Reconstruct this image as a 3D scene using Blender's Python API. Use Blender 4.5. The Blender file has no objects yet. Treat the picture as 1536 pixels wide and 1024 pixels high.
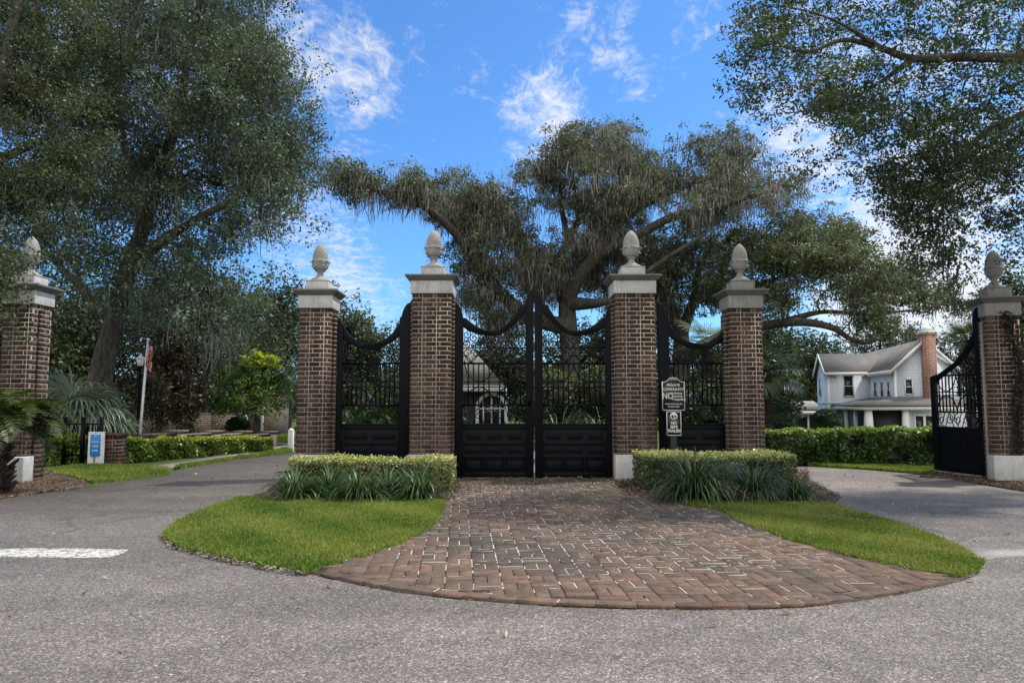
import bpy, math, random
import numpy as np
from mathutils import Vector, Matrix
R = math.radians
S = bpy.context.scene
COL = S.collection
rnd = random.Random(7)
# ------------------------------------------------------------------ camera model (one place, used to lay out the site)
EYE = 1.25; PITCH = R(4.8); F = 1110.0
def ray(px, py):
    u = (px-768)/F; v = (py-512)/F
    return u, math.cos(PITCH)+v*math.sin(PITCH), math.sin(PITCH)-v*math.cos(PITCH)
def W(px, py, Y):
    u, h, z = ray(px, py); t = Y/h
    return (u*t, Y, EYE+z*t)
def G(px, py, z=0.0):
    u, h, w = ray(px, py); t = (z-EYE)/w
    return (u*t, h*t)
def X(px, py, Y): return W(px, py, Y)[0]
def Z(py, Y, px=768): return W(px, py, Y)[2]
# ------------------------------------------------------------------ object helpers
def link(o, parent=None):
    COL.objects.link(o)
    if parent is not None: o.parent = parent
    return o
def tag(o, label=None, cat=None, group=None, kind=None):
    if label: o['label'] = label
    if cat: o['category'] = cat
    if group: o['group'] = group
    if kind: o['kind'] = kind
    return o
def empty(name, loc, label, cat, group=None, rz=0.0):
    o = bpy.data.objects.new(name, None); o.empty_display_size = .2
    o.location = loc; o.rotation_euler = (0, 0, rz); link(o)
    return tag(o, label, cat, group)
class MB:
    def __init__(s, off=(0, 0, 0)):
        s.V = []; s.L = []; s.T = []; s.C = []; s.n = 0; s.off = np.array(off, float)
    def add(s, V, faces, col=(1, 1, 1)):
        V = np.asarray(V, float)
        for f in faces: s.L.append(np.asarray(f)+s.n)
        s.T.append(np.array([len(f) for f in faces]))
        s.C.append(np.tile(np.array(tuple(col)[:3]+(1,), float), (len(faces), 1)))
        s.V.append(V); s.n += len(V)
    def addq(s, V, Fq, cols):
        V = np.asarray(V, float); Fq = np.asarray(Fq)
        s.L.append((Fq+s.n).ravel()); s.T.append(np.full(len(Fq), Fq.shape[1]))
        c = np.ones((len(Fq), 4)); c[:, :3] = cols; s.C.append(c)
        s.V.append(V); s.n += len(V)
    def box(s, x0, x1, y0, y1, z0, z1, col=(1, 1, 1), M=None):
        V = np.array([(x, y, z) for z in (z0, z1) for x, y in ((x0, y0), (x1, y0), (x1, y1), (x0, y1))], float)
        if M is not None: V = np.array([M @ Vector(v) for v in V])
        s.add(V, [(3, 2, 1, 0), (4, 5, 6, 7), (0, 1, 5, 4), (1, 2, 6, 5), (2, 3, 7, 6), (3, 0, 4, 7)], col)
    def prism(s, P, y0, y1, col=(1, 1, 1)):          # P outline in x,z ; extruded along y
        n = len(P)
        V = [(x, y0, z) for x, z in P]+[(x, y1, z) for x, z in P]
        s.add(V, [tuple(range(n)), tuple(range(2*n-1, n-1, -1))]+[(i, i+n, (i+1) % n+n, (i+1) % n) for i in range(n)], col)
    def slab(s, P, z0, z1, col=(1, 1, 1)):           # P outline in x,y
        n = len(P)
        V = [(x, y, z1) for x, y in P]+[(x, y, z0) for x, y in P]
        s.add(V, [tuple(range(n))]+[(i, i+n, (i+1) % n+n, (i+1) % n) for i in range(n)], col)
    def tube(s, P, rad, sides=6, col=(1, 1, 1), closed=False):
        P = np.asarray(P, float); n = len(P)
        rad = np.full(n, rad) if np.isscalar(rad) else np.asarray(rad, float)
        T = np.gradient(P, axis=0) if n > 2 else np.tile(P[1]-P[0], (2, 1))
        T /= np.linalg.norm(T, axis=1)[:, None]+1e-9
        ref = np.array([0.31, 0.17, 0.93]); 
        if abs(T.mean(0) @ ref) > .85: ref = np.array([.93, .31, .17])
        A = np.cross(T, ref); A /= np.linalg.norm(A, axis=1)[:, None]+1e-9
        B = np.cross(T, A)
        an = np.arange(sides)*2*math.pi/sides
        V = P[:, None, :]+rad[:, None, None]*(A[:, None, :]*np.cos(an)[None, :, None]+B[:, None, :]*np.sin(an)[None, :, None])
        V = V.reshape(-1, 3)
        i, j = np.meshgrid(np.arange(n-1), np.arange(sides), indexing='ij')
        a = i*sides+j; b = i*sides+(j+1) % sides
        Fq = np.stack([a, b, b+sides, a+sides], -1).reshape(-1, 4)
        n0 = s.n
        s.addq(V, Fq, np.tile(np.array(col[:3]), (len(Fq), 1)))
        for base in (0, (n-1)*sides):
            f = [n0+base+k for k in range(sides)]
            if base == 0: f.reverse()
            s.L.append(np.array(f)); s.T.append(np.array([sides])); s.C.append(np.array([tuple(col[:3])+(1,)]))
    def lathe(s, prof, seg=24, c=(0, 0, 0), col=(1, 1, 1), fn=None):
        V = []
        for r, z in prof:
            for k in range(seg):
                a = 2*math.pi*k/seg; rr = r*(fn(a, z) if fn else 1)
                V.append((c[0]+rr*math.cos(a), c[1]+rr*math.sin(a), c[2]+z))
        Fq = [(i*seg+k, i*seg+(k+1) % seg, (i+1)*seg+(k+1) % seg, (i+1)*seg+k) for i in range(len(prof)-1) for k in range(seg)]
        Fq.append(tuple(range(seg))[::-1]); Fq.append(tuple((len(prof)-1)*seg+k for k in range(seg)))
        s.add(V, Fq, col)
    def build(s, name, mat, parent=None, smooth=False, bevel=0):
        me = bpy.data.meshes.new(name)
        V = np.concatenate(s.V)-s.off; L = np.concatenate(s.L).astype(np.int32); T = np.concatenate(s.T).astype(np.int32); C = np.concatenate(s.C)
        me.vertices.add(len(V)); me.vertices.foreach_set('co', V.astype(np.float32).ravel())
        me.loops.add(len(L)); me.loops.foreach_set('vertex_index', L)
        me.polygons.add(len(T)); st = np.zeros(len(T), np.int32); st[1:] = np.cumsum(T)[:-1]
        me.polygons.foreach_set('loop_start', st); me.polygons.foreach_set('loop_total', T)
        if smooth: me.polygons.foreach_set('use_smooth', np.ones(len(T), bool))
        me.update(calc_edges=True); me.validate()
        if len(me.polygons) == len(T):
            at = me.attributes.new('Col', 'FLOAT_COLOR', 'FACE'); at.data.foreach_set('color', C.astype(np.float32).ravel())
        me.materials.append(mat)
        o = bpy.data.objects.new(name, me); link(o, parent)
        if parent is None: o.location = s.off
        if bevel:
            m = o.modifiers.new('bevel', 'BEVEL'); m.width = bevel; m.segments = 2; m.limit_method = 'ANGLE'
        return o
# ------------------------------------------------------------------ materials
class NT:
    def __init__(s, name):
        s.m = bpy.data.materials.new(name); s.m.use_nodes = True
        s.t = s.m.node_tree; s.t.nodes.clear()
        s.out = s.n('ShaderNodeOutputMaterial')
    def n(s, typ, **kw):
        o = s.t.nodes.new(typ)
        for k, v in kw.items():
            if k.startswith('_'): setattr(o, k[1:], v)
            else: o.inputs[k.replace('__', ' ')].default_value = v
        return o
    def l(s, a, b): s.t.links.new(a, b)
    def coord(s): return s.n('ShaderNodeTexCoord').outputs['Object']
    def geo(s): return s.n('ShaderNodeNewGeometry').outputs['Position']
    def noise(s, vec, scale, detail=4, rough=.6):
        o = s.n('ShaderNodeTexNoise', Scale=scale, Detail=detail, Roughness=rough); s.l(vec, o.inputs['Vector']); return o.outputs['Fac']
    def ramp(s, fac, stops):
        o = s.n('ShaderNodeValToRGB'); s.l(fac, o.inputs['Fac']); e = o.color_ramp.elements
        while len(e) < len(stops): e.new(.5)
        for q, (p, c) in zip(e, stops):
            q.position = p; q.color = (c, c, c, 1) if not isinstance(c, tuple) else tuple(c)+(1,)
        return o.outputs['Color']
    def mix(s, fac, a, b, mode='MIX'):
        o = s.t.nodes.new('ShaderNodeMix'); o.data_type = 'RGBA'; o.blend_type = mode
        for sock, val in ((o.inputs['Factor'], fac), (o.inputs[6], a), (o.inputs[7], b)):
            if hasattr(val, 'links'): s.l(val, sock)
            elif isinstance(val, tuple): sock.default_value = tuple(val)+(1,)
            else: sock.default_value = val
        return o.outputs[2]
    def math(s, op, a, b=0.0):
        o = s.n('ShaderNodeMath', _operation=op)
        for i, v in enumerate((a, b)):
            if hasattr(v, 'links'): s.l(v, o.inputs[i])
            else: o.inputs[i].default_value = v
        return o.outputs[0]
    def col(s):
        return s.n('ShaderNodeAttribute', _attribute_name='Col').outputs['Color']
    def bsdf(s, color, rough=.8, spec=.3, metal=0.0, bump=None, bstr=.3, bdist=.01):
        b = s.n('ShaderNodeBsdfPrincipled')
        for sock, val in ((b.inputs['Base Color'], color), (b.inputs['Roughness'], rough)):
            if hasattr(val, 'links'): s.l(val, sock)
            elif isinstance(val, tuple): sock.default_value = tuple(val)+(1,)
            else: sock.default_value = val
        b.inputs['Specular IOR Level'].default_value = spec; b.inputs['Metallic'].default_value = metal
        if bump is not None:
            bn = s.n('ShaderNodeBump', Strength=bstr, Distance=bdist); s.l(bump, bn.inputs['Height']); s.l(bn.outputs[0], b.inputs['Normal'])
        return b
    def done(s, sh): s.l(sh.outputs[0], s.out.inputs[0]); return s.m

def mat_asphalt():
    t = NT('asphalt'); p = t.geo()
    vor = t.n('ShaderNodeTexVoronoi', Scale=120.0); t.l(p, vor.inputs['Vector'])
    vor2 = t.n('ShaderNodeTexVoronoi', Scale=62.0); t.l(p, vor2.inputs['Vector'])
    bw = t.n('ShaderNodeSeparateColor'); t.l(vor.outputs['Color'], bw.inputs[0])
    bw2 = t.n('ShaderNodeSeparateColor'); t.l(vor2.outputs['Color'], bw2.inputs[0])
    c = t.ramp(bw.outputs[0], [(0, (.125, .113, .105)), (.45, (.185, .168, .157)), (.72, (.245, .225, .21)), (.93, (.335, .31, .29)), (1, (.48, .46, .43))])
    c2 = t.ramp(bw2.outputs[1], [(0, .70), (.6, 1.0), (.9, 1.05), (1, 1.5)])
    c = t.mix(1.0, c, c2, 'MULTIPLY')
    big = t.noise(p, .45, 5, .6); c = t.mix(1.0, c, t.ramp(big, [(.3, (.82, .81, .80)), (.7, (1.12, 1.11, 1.10))]), 'MULTIPLY')
    mid = t.noise(p, 3.2, 6, .7); c = t.mix(1.0, c, t.ramp(mid, [(.3, .84), (.7, 1.12)]), 'MULTIPLY')
    c = t.mix(1.0, c, (1.0, .955, .915), 'MULTIPLY')
    # worn lanes along the direction of travel, oil spots and hairline cracks
    mp = t.n('ShaderNodeMapping'); t.l(p, mp.inputs[0]); mp.inputs['Scale'].default_value = (.10, 1.0, 1)
    lane = t.noise(mp.outputs[0], .9, 3, .5); c = t.mix(1.0, c, t.ramp(lane, [(.35, .86), (.62, 1.08)]), 'MULTIPLY')
    st = t.noise(p, 1.7, 3, .5); c = t.mix(t.ramp(st, [(.66, 0.0), (.78, .35)]), c, (.07, .066, .062))
    wob = t.n('ShaderNodeTexNoise', Scale=2.2, Detail=5.0); t.l(p, wob.inputs['Vector'])
    vm = t.n('ShaderNodeVectorMath', _operation='MULTIPLY_ADD'); t.l(wob.outputs['Color'], vm.inputs[0]); vm.inputs[1].default_value = (.7, .7, 0); t.l(p, vm.inputs[2])
    cr = t.n('ShaderNodeTexVoronoi', Scale=.42, _feature='DISTANCE_TO_EDGE'); t.l(vm.outputs[0], cr.inputs['Vector'])
    gate = t.noise(p, .33, 2, .5)
    cm = t.mix(1.0, t.ramp(cr.outputs['Distance'], [(.0, 1.0), (.007, .8), (.014, 0.0)]), t.ramp(gate, [(.50, 0.0), (.60, .40)]), 'MULTIPLY')
    c = t.mix(cm, c, (.05, .046, .043))
    return t.done(t.bsdf(c, .88, .22, bump=vor.outputs['Distance'], bstr=.5, bdist=.005))
def mat_col(name, rough=.8, spec=.3, nscale=30, namp=.25, bump=.3, bdist=.004, lowscale=1.5, lowamp=.2):
    t = NT(name); p = t.geo()
    c = t.col()
    f = t.noise(p, nscale, 5, .65); c = t.mix(1.0, c, t.ramp(f, [(.25, 1-namp), (.75, 1+namp)]), 'MULTIPLY')
    g = t.noise(p, lowscale, 4, .6); c = t.mix(1.0, c, t.ramp(g, [(.3, 1-lowamp), (.7, 1+lowamp)]), 'MULTIPLY')
    if name == 'pier_brick':
        mp = t.n('ShaderNodeMapping'); t.l(p, mp.inputs[0]); mp.inputs['Scale'].default_value = (7, 7, .7)
        c = t.mix(1.0, c, t.ramp(t.noise(mp.outputs[0], 1.0, 5, .65), [(.36, .62), (.6, 1.12)]), 'MULTIPLY')
    return t.done(t.bsdf(c, rough, spec, bump=f, bstr=bump, bdist=bdist))
def mat_leaf(name, rough=.5, spec=.35, trans=.25, glow=(1.25, 1.3, .6)):
    t = NT(name); c = t.col()
    b = t.bsdf(c, rough, spec)
    tr = t.n('ShaderNodeBsdfTranslucent'); c2 = t.mix(1.0, c, glow, 'MULTIPLY'); t.l(c2, tr.inputs[0])
    m = t.n('ShaderNodeMixShader'); m.inputs[0].default_value = trans
    t.l(b.outputs[0], m.inputs[1]); t.l(tr.outputs[0], m.inputs[2])
    return t.done(m)
def mat_stone(name, base=(.50, .49, .46), stain=.5):
    t = NT(name); p = t.geo()
    a = t.noise(p, 5, 6, .65); b = t.noise(p, 60, 3, .6)
    sep = t.n('ShaderNodeMapping'); t.l(p, sep.inputs[0]); sep.inputs['Scale'].default_value = (9, 9, 1.2)
    st = t.noise(sep.outputs[0], 1.2, 5, .7)
    c = t.mix(t.ramp(a, [(.35, 0.0), (.75, stain)]), base, (.20, .20, .19))
    c = t.mix(t.ramp(st, [(.52, 0.0), (.75, stain)]), c, (.14, .14, .135))
    c = t.mix(1.0, c, t.ramp(b, [(.3, .88), (.7, 1.08)]), 'MULTIPLY')
    c = t.mix(1.0, c, t.col(), 'MULTIPLY')
    return t.done(t.bsdf(c, .85, .25, bump=b, bstr=.35, bdist=.004))
def mat_bark():
    t = NT('oak_bark'); p = t.geo()
    mp = t.n('ShaderNodeMapping'); t.l(p, mp.inputs[0]); mp.inputs['Scale'].default_value = (1, 1, .35)
    a = t.noise(mp.outputs[0], 14, 6, .7); g = t.noise(p, 1.3, 4, .6)
    c = t.ramp(a, [(.3, (.032, .028, .025)), (.55, (.095, .085, .075)), (.8, (.19, .175, .155))])
    c = t.mix(1.0, c, t.ramp(g, [(.3, .7), (.7, 1.25)]), 'MULTIPLY')
    return t.done(t.bsdf(c, .95, .1, bump=a, bstr=.8, bdist=.05))
def mat_ground():
    t = NT('dirt_and_lawn'); p = t.geo()
    a = t.noise(p, .8, 5, .6); b = t.noise(p, 25, 4, .7)
    c = t.mix(t.ramp(a, [(.4, 0.0), (.6, 1.0)]), (.055, .085, .022), (.075, .105, .03))
    c = t.mix(1.0, c, t.ramp(b, [(.3, .65), (.7, 1.3)]), 'MULTIPLY')
    return t.done(t.bsdf(c, .95, .1, bump=b, bstr=.5, bdist=.02))
def mat_mulch():
    t = NT('mulch'); p = t.geo()
    v = t.n('ShaderNodeTexVoronoi', Scale=45.0); t.l(p, v.inputs['Vector'])
    q = t.n('ShaderNodeSeparateColor'); t.l(v.outputs['Color'], q.inputs[0])
    a = t.noise(p, 2.2, 5, .65)
    c = t.ramp(q.outputs[0], [(0, (.035, .024, .018)), (.5, (.085, .06, .045)), (.85, (.15, .11, .08)), (1, (.26, .21, .16))])
    c = t.mix(1.0, c, t.ramp(a, [(.3, .7), (.7, 1.25)]), 'MULTIPLY')
    return t.done(t.bsdf(c, .95, .1, bump=v.outputs['Distance'], bstr=.8, bdist=.015))
def mat_lawn():
    t = NT('lawn'); p = t.geo()
    a = t.noise(p, 1.6, 5, .65); b = t.noise(p, 60, 4, .7)
    c = t.mix(t.ramp(a, [(.38, 0.0), (.66, 1.0)]), (.07, .12, .022), (.13, .14, .04))
    c = t.mix(1.0, c, t.ramp(b, [(.3, .5), (.7, 1.3)]), 'MULTIPLY')
    return t.done(t.bsdf(c, .95, .05, bump=b, bstr=.8, bdist=.02))
def mat_paint_line():
    t = NT('road_paint'); p = t.geo()
    mp = t.n('ShaderNodeMapping'); t.l(p, mp.inputs[0]); mp.inputs['Scale'].default_value = (1.2, 5, 1)
    v = t.n('ShaderNodeTexVoronoi', Scale=3.2, _feature='DISTANCE_TO_EDGE'); t.l(mp.outputs[0], v.inputs['Vector'])
    cr = t.ramp(v.outputs['Distance'], [(.0, 0.0), (.022, 0.0), (.05, 1.0)])
    a = t.noise(p, 40, 5, .7); w = t.ramp(a, [(.42, 0.0), (.52, 1.0)])
    m = t.mix(1.0, cr, w, 'MULTIPLY')
    c = t.mix(m, (.16, .15, .14), (.60, .61, .56))
    return t.done(t.bsdf(c, .8, .3, bump=a, bstr=.3, bdist=.004))
def mat_siding(name, base):
    t = NT(name); p = t.geo()
    sx = t.n('ShaderNodeSeparateXYZ'); t.l(p, sx.inputs[0])
    f = t.math('FRACT', t.math('MULTIPLY', sx.outputs[2], 6.5))
    c = t.mix(t.ramp(f, [(.0, 1.0), (.16, 0.0)]), base, tuple(v*.62 for v in base))
    n = t.noise(p, 2, 4, .6); c = t.mix(1.0, c, t.ramp(n, [(.3, .9), (.7, 1.08)]), 'MULTIPLY')
    return t.done(t.bsdf(c, .7, .3, bump=f, bstr=.4, bdist=.02))
def mat_shingle(name, a, b):
    t = NT(name); p = t.geo()
    br = t.n('ShaderNodeTexBrick', Scale=1.0, Mortar__Size=.012); t.l(p, br.inputs['Vector'])
    n = t.noise(p, 9, 5, .7); n2 = t.noise(p, .9, 4, .6)
    c = t.mix(t.ramp(n, [(.3, 0.0), (.7, 1.0)]), a, b)
    c = t.mix(1.0, c, t.ramp(n2, [(.3, .75), (.7, 1.2)]), 'MULTIPLY')
    sx = t.n('ShaderNodeSeparateXYZ'); t.l(p, sx.inputs[0])
    f = t.math('FRACT', t.math('MULTIPLY', sx.outputs[2], 9.0))
    c = t.mix(t.ramp(f, [(.0, .5), (.2, 0.0)]), c, (.05, .05, .05))
    return t.done(t.bsdf(c, .9, .2, bump=f, bstr=.4, bdist=.03))
def mat_brickwall(name, a, b, mortar, scale=1.0):
    t = NT(name); p = t.coord()
    sx = t.n('ShaderNodeSeparateXYZ'); t.l(p, sx.inputs[0])
    cb = t.n('ShaderNodeCombineXYZ'); t.l(t.math('ADD', sx.outputs[0], sx.outputs[1]), cb.inputs[0]); t.l(sx.outputs[2], cb.inputs[1])
    br = t.n('ShaderNodeTexBrick', Scale=1.0); t.l(cb.outputs[0], br.inputs['Vector'])
    br.inputs['Brick Width'].default_value = .22*scale; br.inputs['Row Height'].default_value = .075*scale; br.inputs['Mortar Size'].default_value = .010*scale
    br.inputs['Color1'].default_value = a+(1,); br.inputs['Color2'].default_value = b+(1,); br.inputs['Mortar'].default_value = mortar+(1,)
    n = t.noise(p, 20, 5, .7); g = t.noise(p, 1.2, 4, .6)
    c = t.mix(1.0, br.outputs['Color'], t.ramp(n, [(.3, .7), (.7, 1.25)]), 'MULTIPLY')
    c = t.mix(1.0, c, t.ramp(g, [(.3, .75), (.7, 1.15)]), 'MULTIPLY')
    return t.done(t.bsdf(c, .9, .2, bump=br.outputs['Fac'], bstr=-.4, bdist=.008))
def mat_plain(name, c, rough=.6, spec=.3, amp=.12, scale=12):
    t = NT(name); n = t.noise(t.geo(), scale, 5, .65)
    cc = t.mix(1.0, c, t.ramp(n, [(.3, 1-amp), (.7, 1+amp)]), 'MULTIPLY')
    return t.done(t.bsdf(cc, rough, spec, bump=n, bstr=.15, bdist=.003))
def mat_glass():
    t = NT('window_glass'); b = t.bsdf((.02, .025, .03), .08, .6); return t.done(b)
def mat_paver():
    t = NT('clay_paver'); p = t.geo(); c = t.col()
    a = t.noise(p, 9, 6, .7); b = t.noise(p, 55, 5, .7); g = t.noise(p, 1.3, 5, .6)
    c = t.mix(1.0, c, t.ramp(b, [(.25, .62), (.75, 1.38)]), 'MULTIPLY')
    c = t.mix(t.ramp(a, [(.46, 0.0), (.66, .75)]), c, (.062, .056, .048))
    c = t.mix(t.ramp(g, [(.50, 0.0), (.72, .45)]), c, (.075, .068, .058))
    d = t.noise(p, 24, 4, .7); c = t.mix(t.ramp(d, [(.60, 0.0), (.74, .5)]), c, (.26, .215, .175))
    return t.done(t.bsdf(c, .95, .12, bump=b, bstr=.6, bdist=.006))
M = dict(
    asphalt=mat_asphalt(), brick=mat_col('pier_brick', .9, .15, 40, .28, .4, .004, 2.2, .34),
    mortar=mat_plain('mortar', (.31, .265, .222), .95, .1, .25, 25),
    paver=mat_paver(),
    stone=mat_stone('limestone', (.34, .332, .31), .85), stone_dark=mat_stone('weathered_limestone', (.30, .295, .28), .8), marble=mat_stone('pale_plinth_stone', (.54, .54, .53), .5),
    iron=mat_plain('black_iron', (.0022, .0030, .0055), .45, .12, .3, 18),
    bark=mat_bark(), leaf=mat_leaf('oak_leaf'), moss=mat_leaf('spanish_moss', .95, .05, .30, (.9, .9, .85)), blade=mat_leaf('grass_blade', .6, .25, .35),
    gloss=mat_leaf('glossy_leaf', .38, .45, .2),
    ground=mat_ground(), mulch=mat_mulch(), lawn=mat_lawn(), line=mat_paint_line(),
    siding=mat_siding('pale_siding', (.66, .71, .78)), white=mat_plain('white_paint', (.74, .74, .72), .6, .3, .08),
    shingle=mat_shingle('grey_shingle', (.12, .115, .11), (.19, .18, .17)), shingle2=mat_shingle('streaked_shingle', (.20, .19, .18), (.36, .35, .33)),
    redbrick=mat_brickwall('chimney_brick', (.30, .13, .085), (.22, .10, .07), (.36, .30, .26), 1.4),
    wallbrick=mat_brickwall('wall_brick', (.13, .085, .065), (.085, .06, .05), (.22, .19, .165)),
    wallpale=mat_brickwall('pale_wall_brick', (.24, .16, .125), (.17, .12, .095), (.30, .26, .22)),
    glass=mat_glass(), screen=mat_plain('dark_screen', (.012, .013, .016), .5, .3, .2),
    darkwall=mat_plain('dark_wall', (.05, .055, .055), .8, .2), concrete=mat_plain('concrete', (.20, .19, .175), .9, .2, .2, 14),
    apron=mat_plain('worn_apron', (.30, .285, .27), .95, .1, .3, 30),
    signblack=mat_plain('sign_black', (.012, .018, .018), .4, .4, .1), signwhite=mat_plain('sign_white', (.62, .63, .62), .5, .3, .05),
    blue=mat_plain('sign_blue', (.02, .22, .62), .35, .4, .06), post_green=mat_plain('post_green', (.01, .03, .028), .5, .4),
    metal=mat_plain('pole_metal', (.70, .70, .69), .4, .5), cloth=mat_col('flag_cloth', .8, .1, 30, .1, .1), litter=mat_col('dry_leaf', .9, .1, 30, .2, .1),
)
def vcol(base, n, rng, amp=.25, hue=.1):
    b = np.array(base); k = 1+rng.uniform(-amp, amp, (n, 1))
    return np.clip(b*k*(1+rng.uniform(-hue, hue, (n, 3))), .002, 1)
# ------------------------------------------------------------------ foliage generators
def unit(v): return v/(np.linalg.norm(v, axis=1)[:, None]+1e-9)
def leaf_quads(mb, C, size, asp, cols, rng, up=.5, droop=0.0):
    N = len(C)
    d = rng.normal(size=(N, 3)); d[:, 2] = d[:, 2]*.8-droop; d = unit(d)
    nr = rng.normal(size=(N, 3)); nr[:, 2] += up*2; nr = unit(nr)
    sd = unit(np.cross(d, nr)); L = size*rng.uniform(.6, 1.35, (N, 1)); wv = L*asp*.5
    fold = np.cross(sd, d)*L*.10
    V = np.stack([C-d*L*.5, C+sd*wv+fold+d*L*.06, C+d*L*.5, C-sd*wv+fold+d*L*.06], 1).reshape(-1, 3)
    mb.addq(V, np.arange(4*N).reshape(N, 4), cols)
def moss_strands(mb, Pt, length, width, cols, rng, drift=.10):
    """tangled beards: strands wander sideways, fork in width and end in wisps"""
    N = len(Pt); l = length*rng.uniform(.25, 1.25, (N, 1)); a = rng.uniform(0, 2*math.pi, N); rows = []
    c = Pt+np.zeros((N, 3)); v = rng.normal(size=(N, 3))*.5; v[:, 2] = 0; K = 5
    ws = (.5, 1.0, .8, .95, .5, .05); wv = width*rng.uniform(.4, 1.5, (N, 1))
    for k in range(K+1):
        h = np.stack([np.cos(a), np.sin(a), rng.normal(size=N)*.25], 1); rows += [c-h*wv*ws[k], c+h*wv*ws[k]*rng.uniform(.5, 1.3, (N, 1))]
        v = v*.55+rng.normal(size=(N, 3))*np.array([.42, .42, .1]); c = c+(np.array([0, 0, -1.])+v*.42)*l/K; a = a+rng.normal(size=N)*.5
    V = np.stack(rows, 1).reshape(-1, 3); b = np.arange(N)[:, None]*2*(K+1)
    Fq = np.concatenate([b+np.array([[2*k, 2*k+1, 2*k+3, 2*k+2]]) for k in range(K)], 0)
    mb.addq(V, Fq, np.concatenate([cols]*K, 0))
def in_poly(P, x, y):
    n = len(P); ins = np.zeros(len(x), bool); j = n-1
    for i in range(n):
        xi, yi = P[i]; xj, yj = P[j]
        c = ((yi > y) != (yj > y)) & (x < (xj-xi)*(y-yi)/((yj-yi) if yj != yi else 1e-9)+xi)
        ins ^= c; j = i
    return ins
def sample_poly(P, n, rng):
    P = np.array(P, float); lo = P.min(0); hi = P.max(0); out = []
    m = 0
    while m < n:
        q = rng.uniform(lo, hi, (max(n*3, 64), 2)); q = q[in_poly(P, q[:, 0], q[:, 1])]; out.append(q); m += len(q)
    return np.concatenate(out)[:n]
def targets(Ppx, n, Y0, Y1, rng, lump=0, lr=16):
    if lump:
        m = max(3, n//lump); q0 = sample_poly(Ppx, m, rng); k = rng.integers(0, m, n); q = q0[k]+rng.normal(size=(n, 2))*np.array([lr, lr*.75])
        Y = rng.uniform(Y0, Y1, m)[k]+rng.normal(size=n)*lr/F*(Y0+Y1)/2
    else: q = sample_poly(Ppx, n, rng); Y = rng.uniform(Y0, Y1, n)
    return np.array([W(a, b, y) for (a, b), y in zip(q, Y)])
def crown_ball(c, r, n, rng, shell=.55):
    v = unit(rng.normal(size=(n, 3))); q = (rng.uniform(shell**3, 1, (n, 1)))**(1/3)
    return np.array(c)+v*q*np.array(r)
def grow(skeleton, T, rng, tip=.012, wob=.12, droop=0.0):
    """join every foliage target to the nearest wood; wood thickens towards the trunk (pipe model)"""
    pos = []; par = []; man = []
    chains = []
    for pl in skeleton:
        ids = []
        for k, p in enumerate(pl):
            p3 = np.array(p[:3], float); r = p[3]
            if k == 0 and pos:
                dd = np.linalg.norm(np.array(pos)-p3, axis=1); i = int(dd.argmin())
                if dd[i] < .6: ids.append(i); continue
            pos.append(p3); par.append(ids[-1] if ids else -1); man.append(r); ids.append(len(pos)-1)
        # densify the polyline
        chains.append(ids)
    base = np.array(skeleton[0][-1][:3])
    T = T[np.argsort(np.linalg.norm(T-base, axis=1))]
    arr = np.array(pos); 
    for t in T:
        d = np.linalg.norm(arr-t, axis=1)+.35*np.maximum(0, arr[:, 2]-t[2])
        i = int(d.argmin()); a = arr[i]; L = np.linalg.norm(t-a)
        if L < .05: continue
        n = max(2, int(L/.55)+1); ids = [i]; bend = rng.normal(size=3)*wob*L; bend[2] += .10*L-droop*L
        new = []
        for k in range(1, n+1):
            f = k/n; p = a+(t-a)*f+bend*math.sin(math.pi*f)+(rng.normal(size=3)*.04*L/n if k < n else 0)
            new.append(p); par.append(ids[-1]); man.append(0); ids.append(len(par)-1)
        arr = np.concatenate([arr, np.array(new)]); chains.append(ids)
    N = len(par); acc = np.zeros(N); kids = np.zeros(N, int)
    for i in range(N):
        if par[i] >= 0: kids[par[i]] += 1
    rad = np.zeros(N)
    for i in range(N-1, -1, -1):
        rad[i] = max(man[i], tip if kids[i] == 0 else acc[i]**(1/2.5)); 
        if par[i] >= 0: acc[par[i]] += rad[i]**2.5 if man[i] == 0 else 0
    return arr, rad, chains
def smooth_chain(P, r, k=3):
    if len(P) < 3: return P, r
    out = []; rr = []
    for i in range(len(P)-1):
        p0 = P[max(i-1, 0)]; p1 = P[i]; p2 = P[i+1]; p3 = P[min(i+2, len(P)-1)]
        for j in range(k):
            t = j/k
            out.append(.5*((2*p1)+(-p0+p2)*t+(2*p0-5*p1+4*p2-p3)*t*t+(-p0+3*p1-3*p2+p3)*t**3)); rr.append(r[i]*(1-t)+r[i+1]*t)
    out.append(P[-1]); rr.append(r[-1]); return np.array(out), np.array(rr)
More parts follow.
